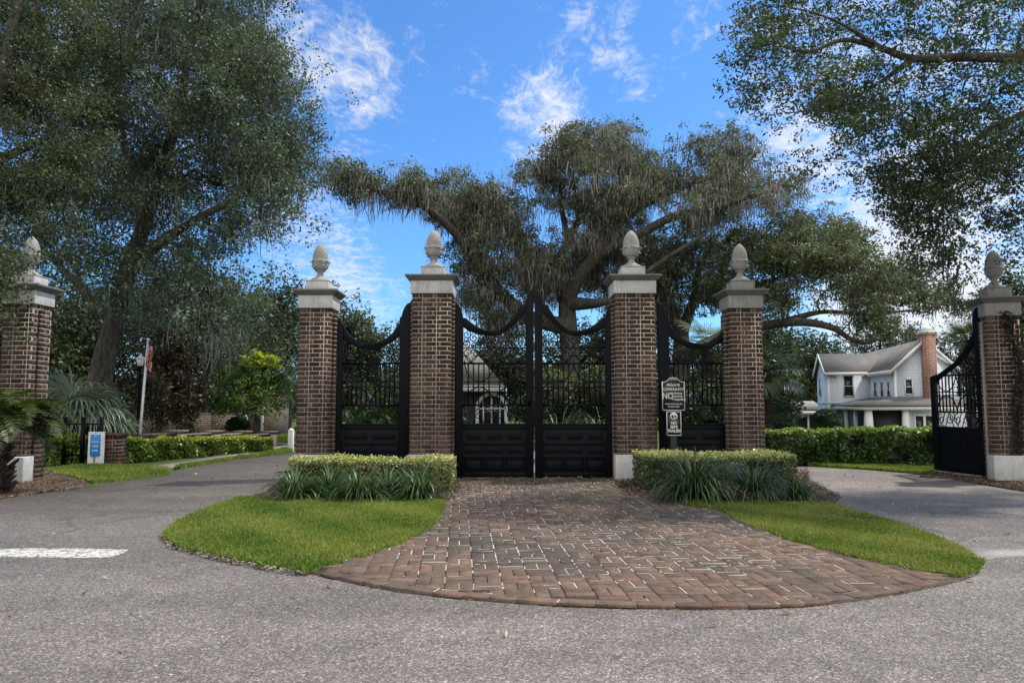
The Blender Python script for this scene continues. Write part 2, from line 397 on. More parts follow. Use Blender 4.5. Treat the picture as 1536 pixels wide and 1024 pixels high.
def tree(name, label, cat, skel, T, seed, per=120, spread=(.45, .3), size=.09, asp=.5, cols=((.045, .07, .03), (.07, .09, .035)), moss=None, leafmat='leaf', group=None, tip=.012, droop=0.0, min_r=.006, along=.0, up=.5, sub_f=.36):
    rng = np.random.default_rng(seed)
    base = tuple(skel[0][0][:3]); root = empty(name, base, label, cat, group)
    arr, rad, chains = grow(skel, T, rng, tip, droop=droop)
    mb = MB(base)
    for ci, ids in enumerate(chains):
        P = arr[ids]; r = rad[ids].copy()
        if len(ids) < 2: continue
        if ci >= len(skel): r[0] = min(r[0], r[1]*1.25)
        if r.max() < min_r: continue
        if ci < len(skel): P, r = smooth_chain(P, r, 4)
        mb.tube(P, r, 10 if ci < len(skel) else (6 if r.max() > .05 else 4), (1, 1, 1))
    mb.build('trunk', M['bark'], root, smooth=True)
    mb = MB(base); n = len(T)
    k = rng.integers(int(per*.5), int(per*1.4)+1, n); idx = np.repeat(np.arange(n), k)
    sc = rng.uniform(.7, 1.3, n)[idx][:, None]
    nsub = 7; sub = rng.normal(size=(n, nsub, 3))*np.array([spread[0], spread[0], spread[1]])
    sid = rng.integers(0, nsub, len(idx)); tuft = rng.uniform(.7, 1.3, (n, nsub))
    C = T[idx]+sub[idx, sid]*sc+rng.normal(size=(len(idx), 3))*np.array([spread[0], spread[0], spread[1]])*sub_f
    cmix = np.clip(rng.uniform(0, 1, n)[idx]+rng.normal(size=len(idx))*.25, 0, 1)[:, None]
    cc = (np.array(cols[0])*(1-cmix)+np.array(cols[1])*cmix)*(rng.uniform(.75, 1.25, n)[idx][:, None])
    cc = np.clip(cc*(1+rng.uniform(-.25, .25, (len(idx), 1)))*tuft[idx, sid][:, None], .003, 1)
    leaf_quads(mb, C, size, asp, cc, rng, up)
    if along:       # leaves along the twigs too
        tw = np.concatenate([arr[ids[1:]] for ids in chains[len(skel):]]); m = int(along)
        C = np.repeat(tw, m, 0)+rng.normal(size=(len(tw)*m, 3))*spread[1]*.8
        leaf_quads(mb, C, size, asp, vcol(cols[0], len(C), rng, .35), rng, up)
    mb.build('crown', M[leafmat], root)
    if moss:
        mb = MB(base)
        frac = moss.get('frac', .6); sel = T[rng.uniform(size=n) < frac]
        tw = np.concatenate([arr[ids[1:]] for ids in chains]); rr = np.concatenate([rad[ids[1:]] for ids in chains])
        tw = tw[rr > .012]
        if len(tw): sel = np.concatenate([sel, tw[rng.uniform(size=len(tw)) < moss.get('wood', .3)]])
        kk = rng.integers(moss['n']//2, int(moss['n']*1.6)+1, len(sel)); ii = np.repeat(np.arange(len(sel)), kk)
        Ls = rng.gamma(1.8, .52, len(sel)).clip(.2, 1.7)[ii][:, None]*moss['len']
        Pt = sel[ii]+rng.normal(size=(len(ii), 3))*np.array([moss.get('sp', .18), moss.get('sp', .18), .20])
        base_c = vcol(moss.get('col', (.13, .13, .105)), len(sel), rng, .3, .06)[ii]
        c = np.clip(base_c*(1+rng.uniform(-.3, .3, (len(ii), 1))), .004, 1)
        if len(sel) > 60:
            moss_strands(mb, Pt, Ls, moss.get('w', .018), c, rng, .10); mb.build('spanish_moss', M['moss'], root)
        else:
            for q in range(len(sel)):
                mk = ii == q
                if mk.any(): mb = MB(base); moss_strands(mb, Pt[mk], Ls[mk], moss.get('w', .018), c[mk], rng, .06); mb.build('spanish_moss', M['moss'], root)
    return root
# ================================================================== THE SETTING: ground, road, paving, lawns
GATE_Y = 12.5
def gp(L, z=0.0): return [G(a, b, z) for a, b in L]
def spline(P, k=6, closed=True):
    P = [np.array(p, float) for p in P]; n = len(P); out = []
    for i in range(n if closed else n-1):
        p0, p1, p2, p3 = (P[(i+j) % n] if closed else P[min(max(i+j, 0), n-1)] for j in (-1, 0, 1, 2))
        for j in range(k):
            t = j/k; out.append(tuple(.5*((2*p1)+(-p0+p2)*t+(2*p0-5*p1+4*p2-p3)*t*t+(-p0+3*p1-3*p2+p3)*t**3)))
    if not closed: out.append(tuple(P[-1]))
    return out
def jag(P, amp, rng, step=.06):
    """follow an outline in small steps with a ragged edge"""
    out = []; P = list(P)
    for i in range(len(P)):
        a = np.array(P[i]); b = np.array(P[(i+1) % len(P)]); L = np.linalg.norm(b-a); n = max(1, int(L/step))
        for j in range(n):
            out.append(tuple(a+(b-a)*j/n+rng.normal(size=2)*amp))
    return out
RG = np.random.default_rng(3)
def height(x, y):
    """land falls gently behind the gate on the right, very little on the left"""
    s = np.clip((y-17.5)/20, 0, 1); s = s*s*(3-2*s)
    r = np.clip((x+2)/10, 0, 1)
    return -s*(.25+1.15*r)
gx = np.concatenate([np.linspace(-900, -60, 8), np.linspace(-50, 50, 81), np.linspace(60, 900, 8)])
gy = np.concatenate([np.linspace(-60, -8, 5), np.linspace(-6, 70, 77), np.linspace(80, 1500, 12)])
XX, YY = np.meshgrid(gx, gy); ZZ = height(XX, YY)-.012
mb = MB(); nx = len(gx); ii, jj = np.meshgrid(np.arange(len(gy)-1), np.arange(nx-1), indexing='ij')
a = (ii*nx+jj).ravel(); mb.addq(np.stack([XX, YY, ZZ], -1).reshape(-1, 3), np.stack([a, a+1, a+1+nx, a+nx], 1), (1, 1, 1))
tag(mb.build('ground', M['ground'], smooth=True), kind='structure')
# asphalt: apron in front of the gate with the two drives curving in behind it
left_edge = gp([(-420, 775), (-160, 762), (0, 749), (60, 740), (110, 734), (165, 724), (215, 718), (250, 713), (262, 706), (300, 698), (350, 690), (400, 684), (440, 680)])
far_edge = [G(560, 676), G(800, 677), G(1000, 683), G(1120, 692)]
right_edge = gp([(1215, 700), (1300, 705), (1370, 711), (1420, 717), (1470, 727), (1536, 738), (1640, 752), (1900, 775)])
outline = [(-26, -6)]+[(-26, left_edge[0][1])]+left_edge+far_edge+right_edge+[(26, right_edge[-1][1]), (26, -6)]
mb = MB(); mb.slab(outline, -.05, .004); tag(mb.build('road', M['asphalt']), kind='structure')
mb = MB(); mb.slab(gp([(-140, 822), (0, 823), (120, 823), (192, 825), (184, 830), (162, 837), (60, 836), (-140, 834)]), 0.0, .008)
tag(mb.build('road_marking', M['line']), kind='structure')
mb = MB(); mb.slab(jag(spline(gp([(1442, 823), (1480, 824), (1545, 824), (1700, 826), (1710, 838), (1540, 834), (1480, 838), (1462, 836)]), 5), .01, RG), 0.0, .007)
tag(mb.build('concrete_apron', M['apron']), kind='structure')
# mulch beds
isl_left = [(437, 706), (420, 720), (398, 738), (362, 748), (300, 770), (262, 790), (245, 806), (262, 822), (330, 838), (400, 852), (462, 862)]
isl_front = [(468, 861), (530, 876), (600, 889), (680, 898), (750, 904), (820, 909), (900, 912), (980, 914), (1060, 915), (1140, 914), (1210, 911), (1280, 903), (1350, 892), (1410, 880), (1446, 871)]
isl_right = [(1466, 862), (1468, 850), (1450, 832), (1400, 808), (1340, 787), (1280, 770), (1252, 756), (1262, 746), (1240, 733), (1216, 722), (1212, 708)]
island = gp(isl_left+isl_front+isl_right)+[(4.0, 13.6), (-4.3, 13.6)]
mb = MB(); mb.slab(jag(island, .006, RG, .1), 0.0, .010); tag(mb.build('mulch_bed', M['mulch']), kind='structure')
bedL = gp([(-300, 775), (0, 748), (60, 739), (110, 733), (135, 727), (110, 718), (60, 706), (-60, 702), (-400, 715)])
mb = MB(); mb.slab(jag(spline(bedL, 3), .012, RG, .1), 0.0, .028); tag(mb.build('mulch_bed', M['mulch']), kind='structure')
bedR = gp([(1378, 716), (1430, 719), (1475, 727), (1540, 738), (1640, 751), (1800, 760), (1800, 712), (1500, 706), (1410, 709)])
mb = MB(); mb.slab(jag(bedR, .012, RG, .1), 0.0, .026); tag(mb.build('mulch_bed', M['mulch']), kind='structure')
# pavement beside the left hedge
pv = gp([(205, 704), (262, 700), (330, 690), (395, 681), (437, 672), (437, 666), (400, 671), (340, 681), (260, 694)])
mb = MB(); mb.slab(pv, -.02, .012); tag(mb.build('pavement', M['concrete']), kind='structure')
pv = gp([(392, 667), (470, 664), (520, 652), (450, 652), (420, 655)])
mb = MB(); mb.slab(pv, -.02, .012); tag(mb.build('pavement', M['concrete']), kind='structure')
# lawns : a thin turf sheet plus blades
def lawn(px, blades, h, seed, edge=.02, z=.036, cols=((.09, .18, .024), (.25, .325, .06)), dead=.10, world=False, jagstep=.07, w=.0045):
    rng = np.random.default_rng(seed)
    P = px if world else gp(px)
    P = jag(P, edge, rng, jagstep)
    mb = MB(); mb.slab(P, -.02, z); tag(mb.build('lawn', M['lawn']), kind='structure')
    q = sample_poly(P, blades, rng); N = len(q)
    bare = (np.sin(q[:, 0]*3.7+1.1*seed)*np.sin(q[:, 1]*4.3+seed)+.5*np.sin(q[:, 0]*9.3)*np.sin(q[:, 1]*8.1)) > .95
    q = q[~bare | (rng.uniform(size=N) < .45)]; N = len(q)
    # clumpy: pull blades toward random tuft centres, some stick past the edge
    q = q+rng.normal(size=(N, 2))*.012
    B = np.concatenate([q, np.full((N, 1), z-.008)], 1)
    ang = rng.uniform(0, 2*math.pi, N); dx = np.stack([np.cos(ang), np.sin(ang), np.zeros(N)], 1)
    patch = np.sin(q[:, 0]*2.3+seed)*np.cos(q[:, 1]*2.9)+.6*np.sin(q[:, 0]*6.1+q[:, 1]*4.7)+rng.normal(size=N)*.55
    hh = (h*rng.uniform(.45, 1.25, N)*(1+.22*np.sin(q[:, 0]*9+seed)*np.sin(q[:, 1]*11)))[:, None]
    lean = rng.normal(size=(N, 3))*.55; lean[:, 2] = 1; lean = unit(lean)
    ww = w*rng.uniform(.6, 1.5, (N, 1)); mid = B+lean*hh*.6; tip = B+lean*hh+np.stack([lean[:, 0], lean[:, 1], -.3*np.abs(lean[:, 0])], 1)*hh*.35
    V = np.stack([B-dx*ww, B+dx*ww, mid+dx*ww*.8, tip, mid-dx*ww*.8], 1).reshape(-1, 3)
    k = np.clip(.52+.40*patch, 0, 1)[:, None]; c = np.array(cols[0])*(1-k)+np.array(cols[1])*k
    c *= rng.uniform(.6, 1.3, (N, 1)); dm = rng.uniform(size=N) < dead*(1+2*k[:, 0]); c[dm] = vcol((.30, .25, .12), dm.sum(), rng)
    b = np.arange(N)[:, None]*5
    mb = MB(); mb.addq(V, np.arange(N*5).reshape(N, 5), c)
    tag(mb.build('grass', M['blade']), kind='stuff')
grassL = isl_left[3:]+[(468, 861), (530, 843), (590, 825), (630, 806), (655, 786), (664, 770), (667, 756), (640, 751), (560, 752), (480, 753), (400, 753)]
lawn(grassL, 105000, .042, 11)
grassR = [(1030, 762), (1080, 768), (1110, 786), (1160, 806), (1230, 828), (1300, 845), (1380, 861), (1446, 871), (1466, 862), (1468, 850), (1450, 832), (1400, 808), (1340, 787), (1280, 770), (1245, 759), (1180, 757), (1100, 757), (1040, 756)]
lawn(grassR, 85000, .038, 12, dead=.12, cols=((.09, .17, .026), (.235, .30, .06)))
lawn([(62, 706), (110, 717), (140, 724), (180, 721), (220, 716), (252, 711), (250, 704), (200, 700), (120, 699)], 26000, .05, 13, w=.006)
lawn([(262, 704), (300, 698), (350, 690), (400, 684), (437, 680), (437, 672), (395, 681), (330, 691), (268, 700)], 22000, .05, 14, w=.007)
lawn([(1215, 699), (1300, 704), (1370, 710), (1405, 711), (1400, 703), (1300, 697), (1215, 692)], 26000, .05, 15, w=.007)
lawn([(400, 664), (440, 664), (470, 655), (470, 648), (420, 650)], 9000, .06, 16, w=.014)
# brick paving fan in basket weave
def paving():
    rng = np.random.default_rng(21)
    fan = gp([(680, 719), (668, 735), (655, 756), (650, 775), (634, 792), (606, 808), (564, 825), (505, 842), (440, 857), (466, 861)]+isl_front[1:]+[(1450, 868), (1395, 860), (1316, 842), (1246, 825), (1178, 803), (1126, 782), (1088, 765), (1046, 754), (970, 744), (925, 735), (922, 719)])
    front = gp(isl_front)
    mb = MB(); mb.slab(fan, 0, .017, (1, 1, 1)); 
    t = NT('paving_joints'); p = t.geo(); b = t.noise(p, 40, 4, .7)
    c = t.ramp(b, [(.3, (.05, .044, .037)), (.6, (.10, .088, .074)), (.8, (.15, .132, .112))])
    tag(mb.build('paving_base', t.done(t.bsdf(c, .95, .1))), kind='structure')
    U = .196; g = .0052; ca, sa = math.cos(R(4)), math.sin(R(4))
    mb = MB(); jb = MB()
    fr = np.array(front); fx = fr[:, 0]; fy = fr[:, 1]
    def nz(x, y): return math.sin(x*1.7+1.3)*math.cos(y*1.9+.4)+.7*math.sin(x*3.9+y*2.3)+.4*math.sin(x*7.1-y*6.3+2)
    def brick(cx, cy, lx, ly, rot=0.0):
        if rot == 0.0: x = cx*ca-cy*sa; y = cx*sa+cy*ca; r = R(4)
        else: x, y, r = cx, cy, rot
        n = nz(x, y); d = rng.uniform()
        yf = np.interp(x, fx, fy); dist = y-yf
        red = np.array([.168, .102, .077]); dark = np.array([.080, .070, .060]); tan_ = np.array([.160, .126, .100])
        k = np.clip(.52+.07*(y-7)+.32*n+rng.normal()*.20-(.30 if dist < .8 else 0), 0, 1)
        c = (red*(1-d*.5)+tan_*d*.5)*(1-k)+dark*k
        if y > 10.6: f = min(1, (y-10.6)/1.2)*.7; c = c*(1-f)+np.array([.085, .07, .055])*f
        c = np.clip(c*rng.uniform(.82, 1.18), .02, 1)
        hx = lx/2-g/2; hy = ly/2-g/2; z1 = .028+rng.normal()*.0014; tx, ty = rng.normal(size=2)*.006
        cr, sr = math.cos(r+rng.normal()*.012), math.sin(r+rng.normal()*.012); bv = .003; V = []
        for (sx, sy, z) in [(-1, -1, 0), (1, -1, 0), (1, 1, 0), (-1, 1, 0), (-1, -1, 1), (1, -1, 1), (1, 1, 1), (-1, 1, 1), (-1, -1, 2), (1, -1, 2), (1, 1, 2), (-1, 1, 2)]:
            qx = sx*(hx-(bv if z == 2 else 0)+rng.normal()*.0012); qy = sy*(hy-(bv if z == 2 else 0)+rng.normal()*.0012)
            zz = .012 if z == 0 else (z1-.003 if z == 1 else z1)
            V.append((x+qx*cr-qy*sr, y+qx*sr+qy*cr, zz+(qx*tx+qy*ty if z else 0)))
        fs = []
        for o in (0, 4): fs += [(o+i, o+(i+1) % 4, o+4+(i+1) % 4, o+4+i) for i in range(4)]
        fs.append((8, 9, 10, 11)); mb.add(V, fs, c)
        # pale sandy crust left in some of the joints
        pw = np.clip(.64+.34*math.sin(x*1.3+.5)*math.sin(y*1.1+.9)-.12*k+(-.38 if dist < .8 else .1)+(-.45 if y > 11.2 else 0), .03, .85)
        for (sx, sy) in ((1, 0), (0, 1)):
            if rng.uniform() < pw:
                L0, L1 = sorted(rng.uniform(-1, 1, 2)); 
                if L1-L0 < .5: L0, L1 = -.95, .95
                wj = g*rng.uniform(.4, 1.0)
                if sx: q = [(hx+g/2-wj, hy*L0), (hx+g/2+wj, hy*L0), (hx+g/2+wj, hy*L1), (hx+g/2-wj, hy*L1)]
                else: q = [(hx*L0, hy+g/2-wj), (hx*L1, hy+g/2-wj), (hx*L1, hy+g/2+wj), (hx*L0, hy+g/2+wj)]
                jb.add([(x+a*cr-b*sr, y+a*sr+b*cr, .0288+rng.normal()*.0008) for a, b in q], [(0, 1, 2, 3)], np.array([.42, .385, .325])*rng.uniform(.45, 1.15))
    inner = np.array(fan)
    def inside(x, y):
        return bool(in_poly(inner, np.array([x]), np.array([y]))[0]) and y-np.interp(x, fx, fy) > .10
    for i in range(-39, 41):
        for j in range(8, 74):
            bx, by = i*U, j*U
            for k in (-1, 1):
                if (i+j) % 2: cx, cy, lx, ly = bx, by+k*U/4, U, U/2
                else: cx, cy, lx, ly = bx+k*U/4, by, U/2, U
                x = cx*ca-cy*sa; y = cx*sa+cy*ca
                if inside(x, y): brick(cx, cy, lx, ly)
    # edging course laid along the curved front
    cum = np.concatenate([[0], np.cumsum(np.linalg.norm(np.diff(fr, axis=0), axis=1))]); s = .1
    while s < cum[-1]-.45:
        L = .21*rng.uniform(.75, 1.25); x = np.interp(s+L/2, cum, fx); y = np.interp(s+L/2, cum, fy)
        x2 = np.interp(s+L/2+.05, cum, fx); y2 = np.interp(s+L/2+.05, cum, fy); r = math.atan2(y2-y, x2-x)
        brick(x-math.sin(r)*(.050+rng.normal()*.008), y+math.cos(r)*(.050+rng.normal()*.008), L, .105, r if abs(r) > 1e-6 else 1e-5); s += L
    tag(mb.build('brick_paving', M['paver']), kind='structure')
    tag(jb.build('paving_joint_sand', mat_plain('joint_sand', (.46, .42, .36), .95, .1, .3, 60)), kind='structure')
paving()
# loose bark, twigs and leaves on the beds and at the gate foot
def litter(name, polys, n, seed, size, cols, z=.03, lift=.02):
    rng = np.random.default_rng(seed); mb = MB()
    for P, k in zip(polys, n):
        q = sample_poly(P, k, rng); C = np.concatenate([q, (z+rng.uniform(0, lift, k))[:, None]], 1)
        d = rng.normal(size=(k, 3)); d[:, 2] *= .35; d = unit(d); nr = rng.normal(size=(k, 3)); nr[:, 2] += 2; nr = unit(nr); sd = unit(np.cross(d, nr))
        L = size*rng.uniform(.4, 1.5, (k, 1)); w = L*rng.uniform(.12, .45, (k, 1)); C[:, 2] += .3*L[:, 0]*.3
        V = np.stack([C-d*L/2, C+sd*w/2, C+d*L/2, C-sd*w/2], 1).reshape(-1, 3)
        pick = rng.integers(0, len(cols), k); c = np.array(cols)[pick]*rng.uniform(.6, 1.4, (k, 1)); mb.addq(V, np.arange(4*k).reshape(k, 4), c)
    return tag(mb.build(name, M['litter']), kind='stuff')
mcols = [(.07, .048, .035), (.12, .085, .06), (.045, .034, .028), (.20, .155, .11), (.16, .10, .07)]
litter('mulch_chips', [bedL, bedR, gp([(398, 748), (660, 752), (690, 740), (690, 722), (437, 708), (420, 722)]), gp([(925, 722), (930, 745), (1030, 757), (1240, 757), (1262, 746), (1216, 722), (1212, 705)])], [9000, 5000, 11000, 13000], 31, .04, mcols)
litter('leaf_litter', [gp([(684, 717), (676, 738), (940, 740), (920, 717)]), gp([(925, 722), (945, 748), (1030, 760), (1000, 735)]), gp([(640, 735), (700, 735), (690, 760), (662, 762)])], [800, 900, 400], 32, .040, mcols+[(.26, .19, .11)], z=.031, lift=.006)
litter('fallen_leaves', [gp([(-100, 760), (240, 800), (460, 865), (800, 912), (1200, 915), (1440, 875), (1640, 850), (1640, 1020), (-100, 1020)]), gp([(-60, 752), (130, 735), (330, 700), (430, 690), (360, 750), (250, 800)]), gp([(1215, 705), (1470, 735), (1600, 780), (1470, 830), (1280, 765)]), gp([(600, 830), (700, 760), (1000, 760), (1350, 880), (1000, 910), (700, 895)])], [46, 40, 45, 60], 33, .055, [(.30, .21, .11), (.20, .14, .09), (.12, .09, .06), (.40, .34, .24)], z=.012, lift=.004)
litter('edge_debris', [jag(gp([(262, 822), (330, 838), (400, 852), (462, 862), (455, 866), (398, 857), (328, 843), (255, 824)]), 0, RG), gp([(245, 803), (262, 822), (252, 822), (238, 806)])], [700, 120], 34, .035, [(.35, .31, .25), (.22, .19, .15), (.10, .08, .06)], z=.01, lift=.02)

# ================================================================== GATE PIERS
def brick_face_segments(Lh, odd, rng):
    sL, sH = .180, .058; x = -(sL*.5-.02) if odd else -.012; k = 0; out = []
    while x < Lh:
        w = sL if k % 2 == 0 else sH; a = max(0, x); b = min(Lh, x+w)
        if b-a > .035: out.append((a, b))
        x += w; k += 1
    return out
def brick_col(rng, redness=0.0):
    r = rng.uniform()
    base = np.array([.066, .047, .039]) if r < .5 else np.array([.088, .060, .047]) if r < .8 else np.array([.043, .036, .032]) if r < .94 else np.array([.11, .075, .057])
    return np.clip(base*rng.uniform(.75, 1.3), .01, 1)
def brick_block(mb, x0, x1, y0, y1, z0, z1, rng, course=.074, g=.0130, proud=.0014, faces='FLRB'):
    n = max(1, round((z1-z0)/course)); ch = (z1-z0)/n
    for i in range(n):
        za = z0+i*ch+g/2; zb = z0+(i+1)*ch-g/2; odd = i % 2
        for f in faces:
            Lh = (x1-x0) if f in 'FB' else (y1-y0)
            for a, b in brick_face_segments(Lh, odd if f in 'FB' else 1-odd, rng):
                c = brick_col(rng); p = proud+abs(rng.normal())*.0009
                a2 = a+g/2; b2 = b-g/2
                if f in 'FB':   # front courses run through the corners
                    if a < .002: a2 = -proud
                    if b > Lh-.002: b2 = Lh+proud
                    ya, yb = (y0-p, y0+.03) if f == 'F' else (y1-.03, y1+p)
                    mb.box(x0+a2, x0+b2, ya, yb, za, zb, c)
                else:
                    a2 = max(a2, .032); b2 = min(b2, Lh-.032)
                    if b2-a2 < .02: continue
                    xa, xb = (x0-p, x0+.03) if f == 'L' else (x1-.03, x1+p)
                    mb.box(xa, xb, y0+a2, y0+b2, za, zb, c)
def pier(px_center, z_brick, label, seed, y_front=12.22, rz=0.0, stone='stone', cap_h=None, x=None, PW=.645, strip=.05):
    rng = np.random.default_rng(seed)
    if x is None: x = X(px_center, 560, y_front)
    root = empty('gate_pier', (x, y_front, 0), label, 'gate pier', 'brick gate piers with pinecone finials', rz)
    w = PW; h = w/2
    core = MB(); core.box(-h, h, 0, w, 0, z_brick)
    for s in (-1, 1): core.box(min(s*h, s*(h+strip)), max(s*h, s*(h+strip)), .30*w, .72*w, 0, z_brick-.08)
    core.build('mortar_core', M['mortar'], root)
    mb = MB(); brick_block(mb, -h, h, 0, w, .0, z_brick, rng)
    for s in (-1, 1): brick_block(mb, min(s*(h+.008), s*(h+strip)), max(s*(h+.008), s*(h+strip)), .30*w, .72*w, 0, z_brick-.08, rng, faces='FB'+('L' if s < 0 else 'R'))
    mb.build('brickwork', M['brick'], root)
    pl = MB(); pl.box(-h-.045, h+.045, -.11, .18, -.03, .42); pl.build('plinth', M['marble'], root, bevel=.012)
    z = z_brick
    mb = MB(); mb.box(-h-.03, h+.03, -.03, w+.03, z, z+.215); mb.build('frieze', M['marble' if stone == 'stone' else stone], root, bevel=.006)
    z += .215; mb = MB()
    for k, (o, hh) in enumerate(((.048, .020), (.074, .024), (.098, .018), (.115, .034))):
        mb.box(-h-o, h+o, -o, w+o, z, z+hh, (.55, .55, .55)); z += hh
    mb.build('cornice', M['stone_dark'], root, bevel=.006)
    q = .20*min(1, .72+.28*w/.645); mb = MB(); mb.box(-q, q, w/2-q, w/2+q, z, z+.155); mb.box(-q-.008, q+.008, w/2-q-.008, w/2+q+.008, z+.155, z+.172, (.8, .8, .8))
    mb.build('pedestal', M['marble' if stone == 'stone' else stone], root, bevel=.006)
    z += .172; fin = finial_meshes[stone]
    o = bpy.data.objects.new('finial', fin[0]); o.location = (0, w/2, z); o.rotation_euler = (0, 0, seed*1.3); o.scale = (q/.2*.95, q/.2*.95, 1); link(o, root)
    for me in fin[1:]:
        l = bpy.data.objects.new('leaf_collar', me); link(l, o)
    return root
def make_finial(stone):
    mb = MB()
    base = [(.185, 0), (.19, .014), (.176, .034), (.132, .056), (.09, .078), (.066, .105), (.056, .140), (.060, .165), (.088, .172), (.092, .188), (.070, .197), (.100, .214), (.130, .248), (.152, .305), (.158, .36), (.140, .385)]
    mb.lathe(base, 28)
    n = 34; prof = []
    for i in range(n+1):
        t = i/n; z = .34+t*.315; r = .145*max(0, 1-max(0, (t-.05)/.95)**2.15)**.62 if t < .985 else .012
        prof.append((max(r, .010), z))
    def scales(a, z):
        t = (z-.34)/.315; u = 11*a/(2*math.pi); v = 9*t
        p = (u+v*.5) % 1; q = (u-v*.5) % 1
        return 1+.16*min(.5, 3.0*min(p, 1-p, q, 1-q))-.05
    mb.lathe(prof, 110, fn=scales); f = mb.build('finial', M[stone], smooth=False); me = f.data; bpy.data.objects.remove(f)
    mb = MB()
    for ring, (zz, r0, Ln, k) in enumerate(((.225, .128, .165, 7), (.200, .100, .110, 7))):
        for i in range(k):
            a = 2*math.pi*(i+.5*ring)/k
            rows = []
            for j in range(7):
                t = j/6; rr = r0+.036*t**.7+.034*max(0, t-.6)/.4*(1 if ring == 0 else .8); z = zz+Ln*t-.055*(max(0, t-.70)/.30)**1.5
                hw = .062*(1-.10*t) if t < .6 else .062*(.94-2.0*(t-.6)**1.25)
                ca, sa = math.cos(a), math.sin(a); hw = max(hw, .006)
                for s_, dr in ((-1, -.010), (0, .014), (1, -.010)): rows.append(((rr+dr)*ca-s_*hw*sa, (rr+dr)*sa+s_*hw*ca, z))
            F_ = [(3*j+m, 3*j+m+1, 3*j+m+4, 3*j+m+3) for j in range(6) for m in (0, 1)]
            mb.add(rows, F_)
    f2 = mb.build('leaf_collar', M[stone]); me2 = f2.data; bpy.data.objects.remove(f2)
    return [me, me2]
finial_meshes = {k: make_finial(k) for k in ('stone', 'stone_dark')}
zb_in = Z(440, 12.22, 650); zb_out = Z(462, 12.22, 475)
pier(471, zb_out, 'brick gate pier between the left driveway and the left side panel', 1, PW=.51, strip=.06)
pier(646.5, zb_in, 'tall brick gate pier left of the double gate leaves', 2)
pier(954, zb_in, 'tall brick gate pier right of the double gate with white plinth beside hedge', 3)
pier(1121, zb_out, 'brick gate pier right of the side panel carrying the signs', 4, stone='stone_dark', PW=.51, strip=.06)
pier(0, Z(455, 11.75, 0), 'brick gate pier behind the dark sago palm at far left', 5, y_front=11.77, x=X(37, 560, 12.0), PW=.47, strip=.05)
pier(1516, Z(474, 12.1, 1500), 'vine-covered brick gate pier holding the open gate at far right', 6, y_front=12.05, x=X(1487, 560, 12.05)+.235, rz=R(-12), stone='stone_dark', PW=.48, strip=.04)
# vine on the far right pier
rng = np.random.default_rng(61); mb = MB(); xq = X(1512, 560, 12.05); n = 1500
zz = rng.uniform(.45, 2.75, n); xx = xq+.10+rng.normal(size=n)*.055-.06*np.sin(zz*2.6)-.05*(zz-1.2); C = np.stack([xx, 12.02-rng.uniform(0, .05, n)-.21*(xx-xq), zz], 1)
leaf_quads(mb, C, .045, .6, vcol((.05, .04, .032), n, rng, .4), rng, .2)
for k in range(9):
    zz = np.linspace(.4, rng.uniform(1.8, 2.8), 24); xx = xq+.10+rng.normal()*.05-.06*np.sin(zz*2.6)+.04*np.sin(zz*7+k); mb.tube(np.stack([xx, 12.03-.21*(xx-xq)+0*zz, zz], 1), .009, 5, (.05, .04, .03))
tag(mb.build('vine', M['leaf']), 'dark dried creeper clinging to the front of the far right brick pier', 'vine')
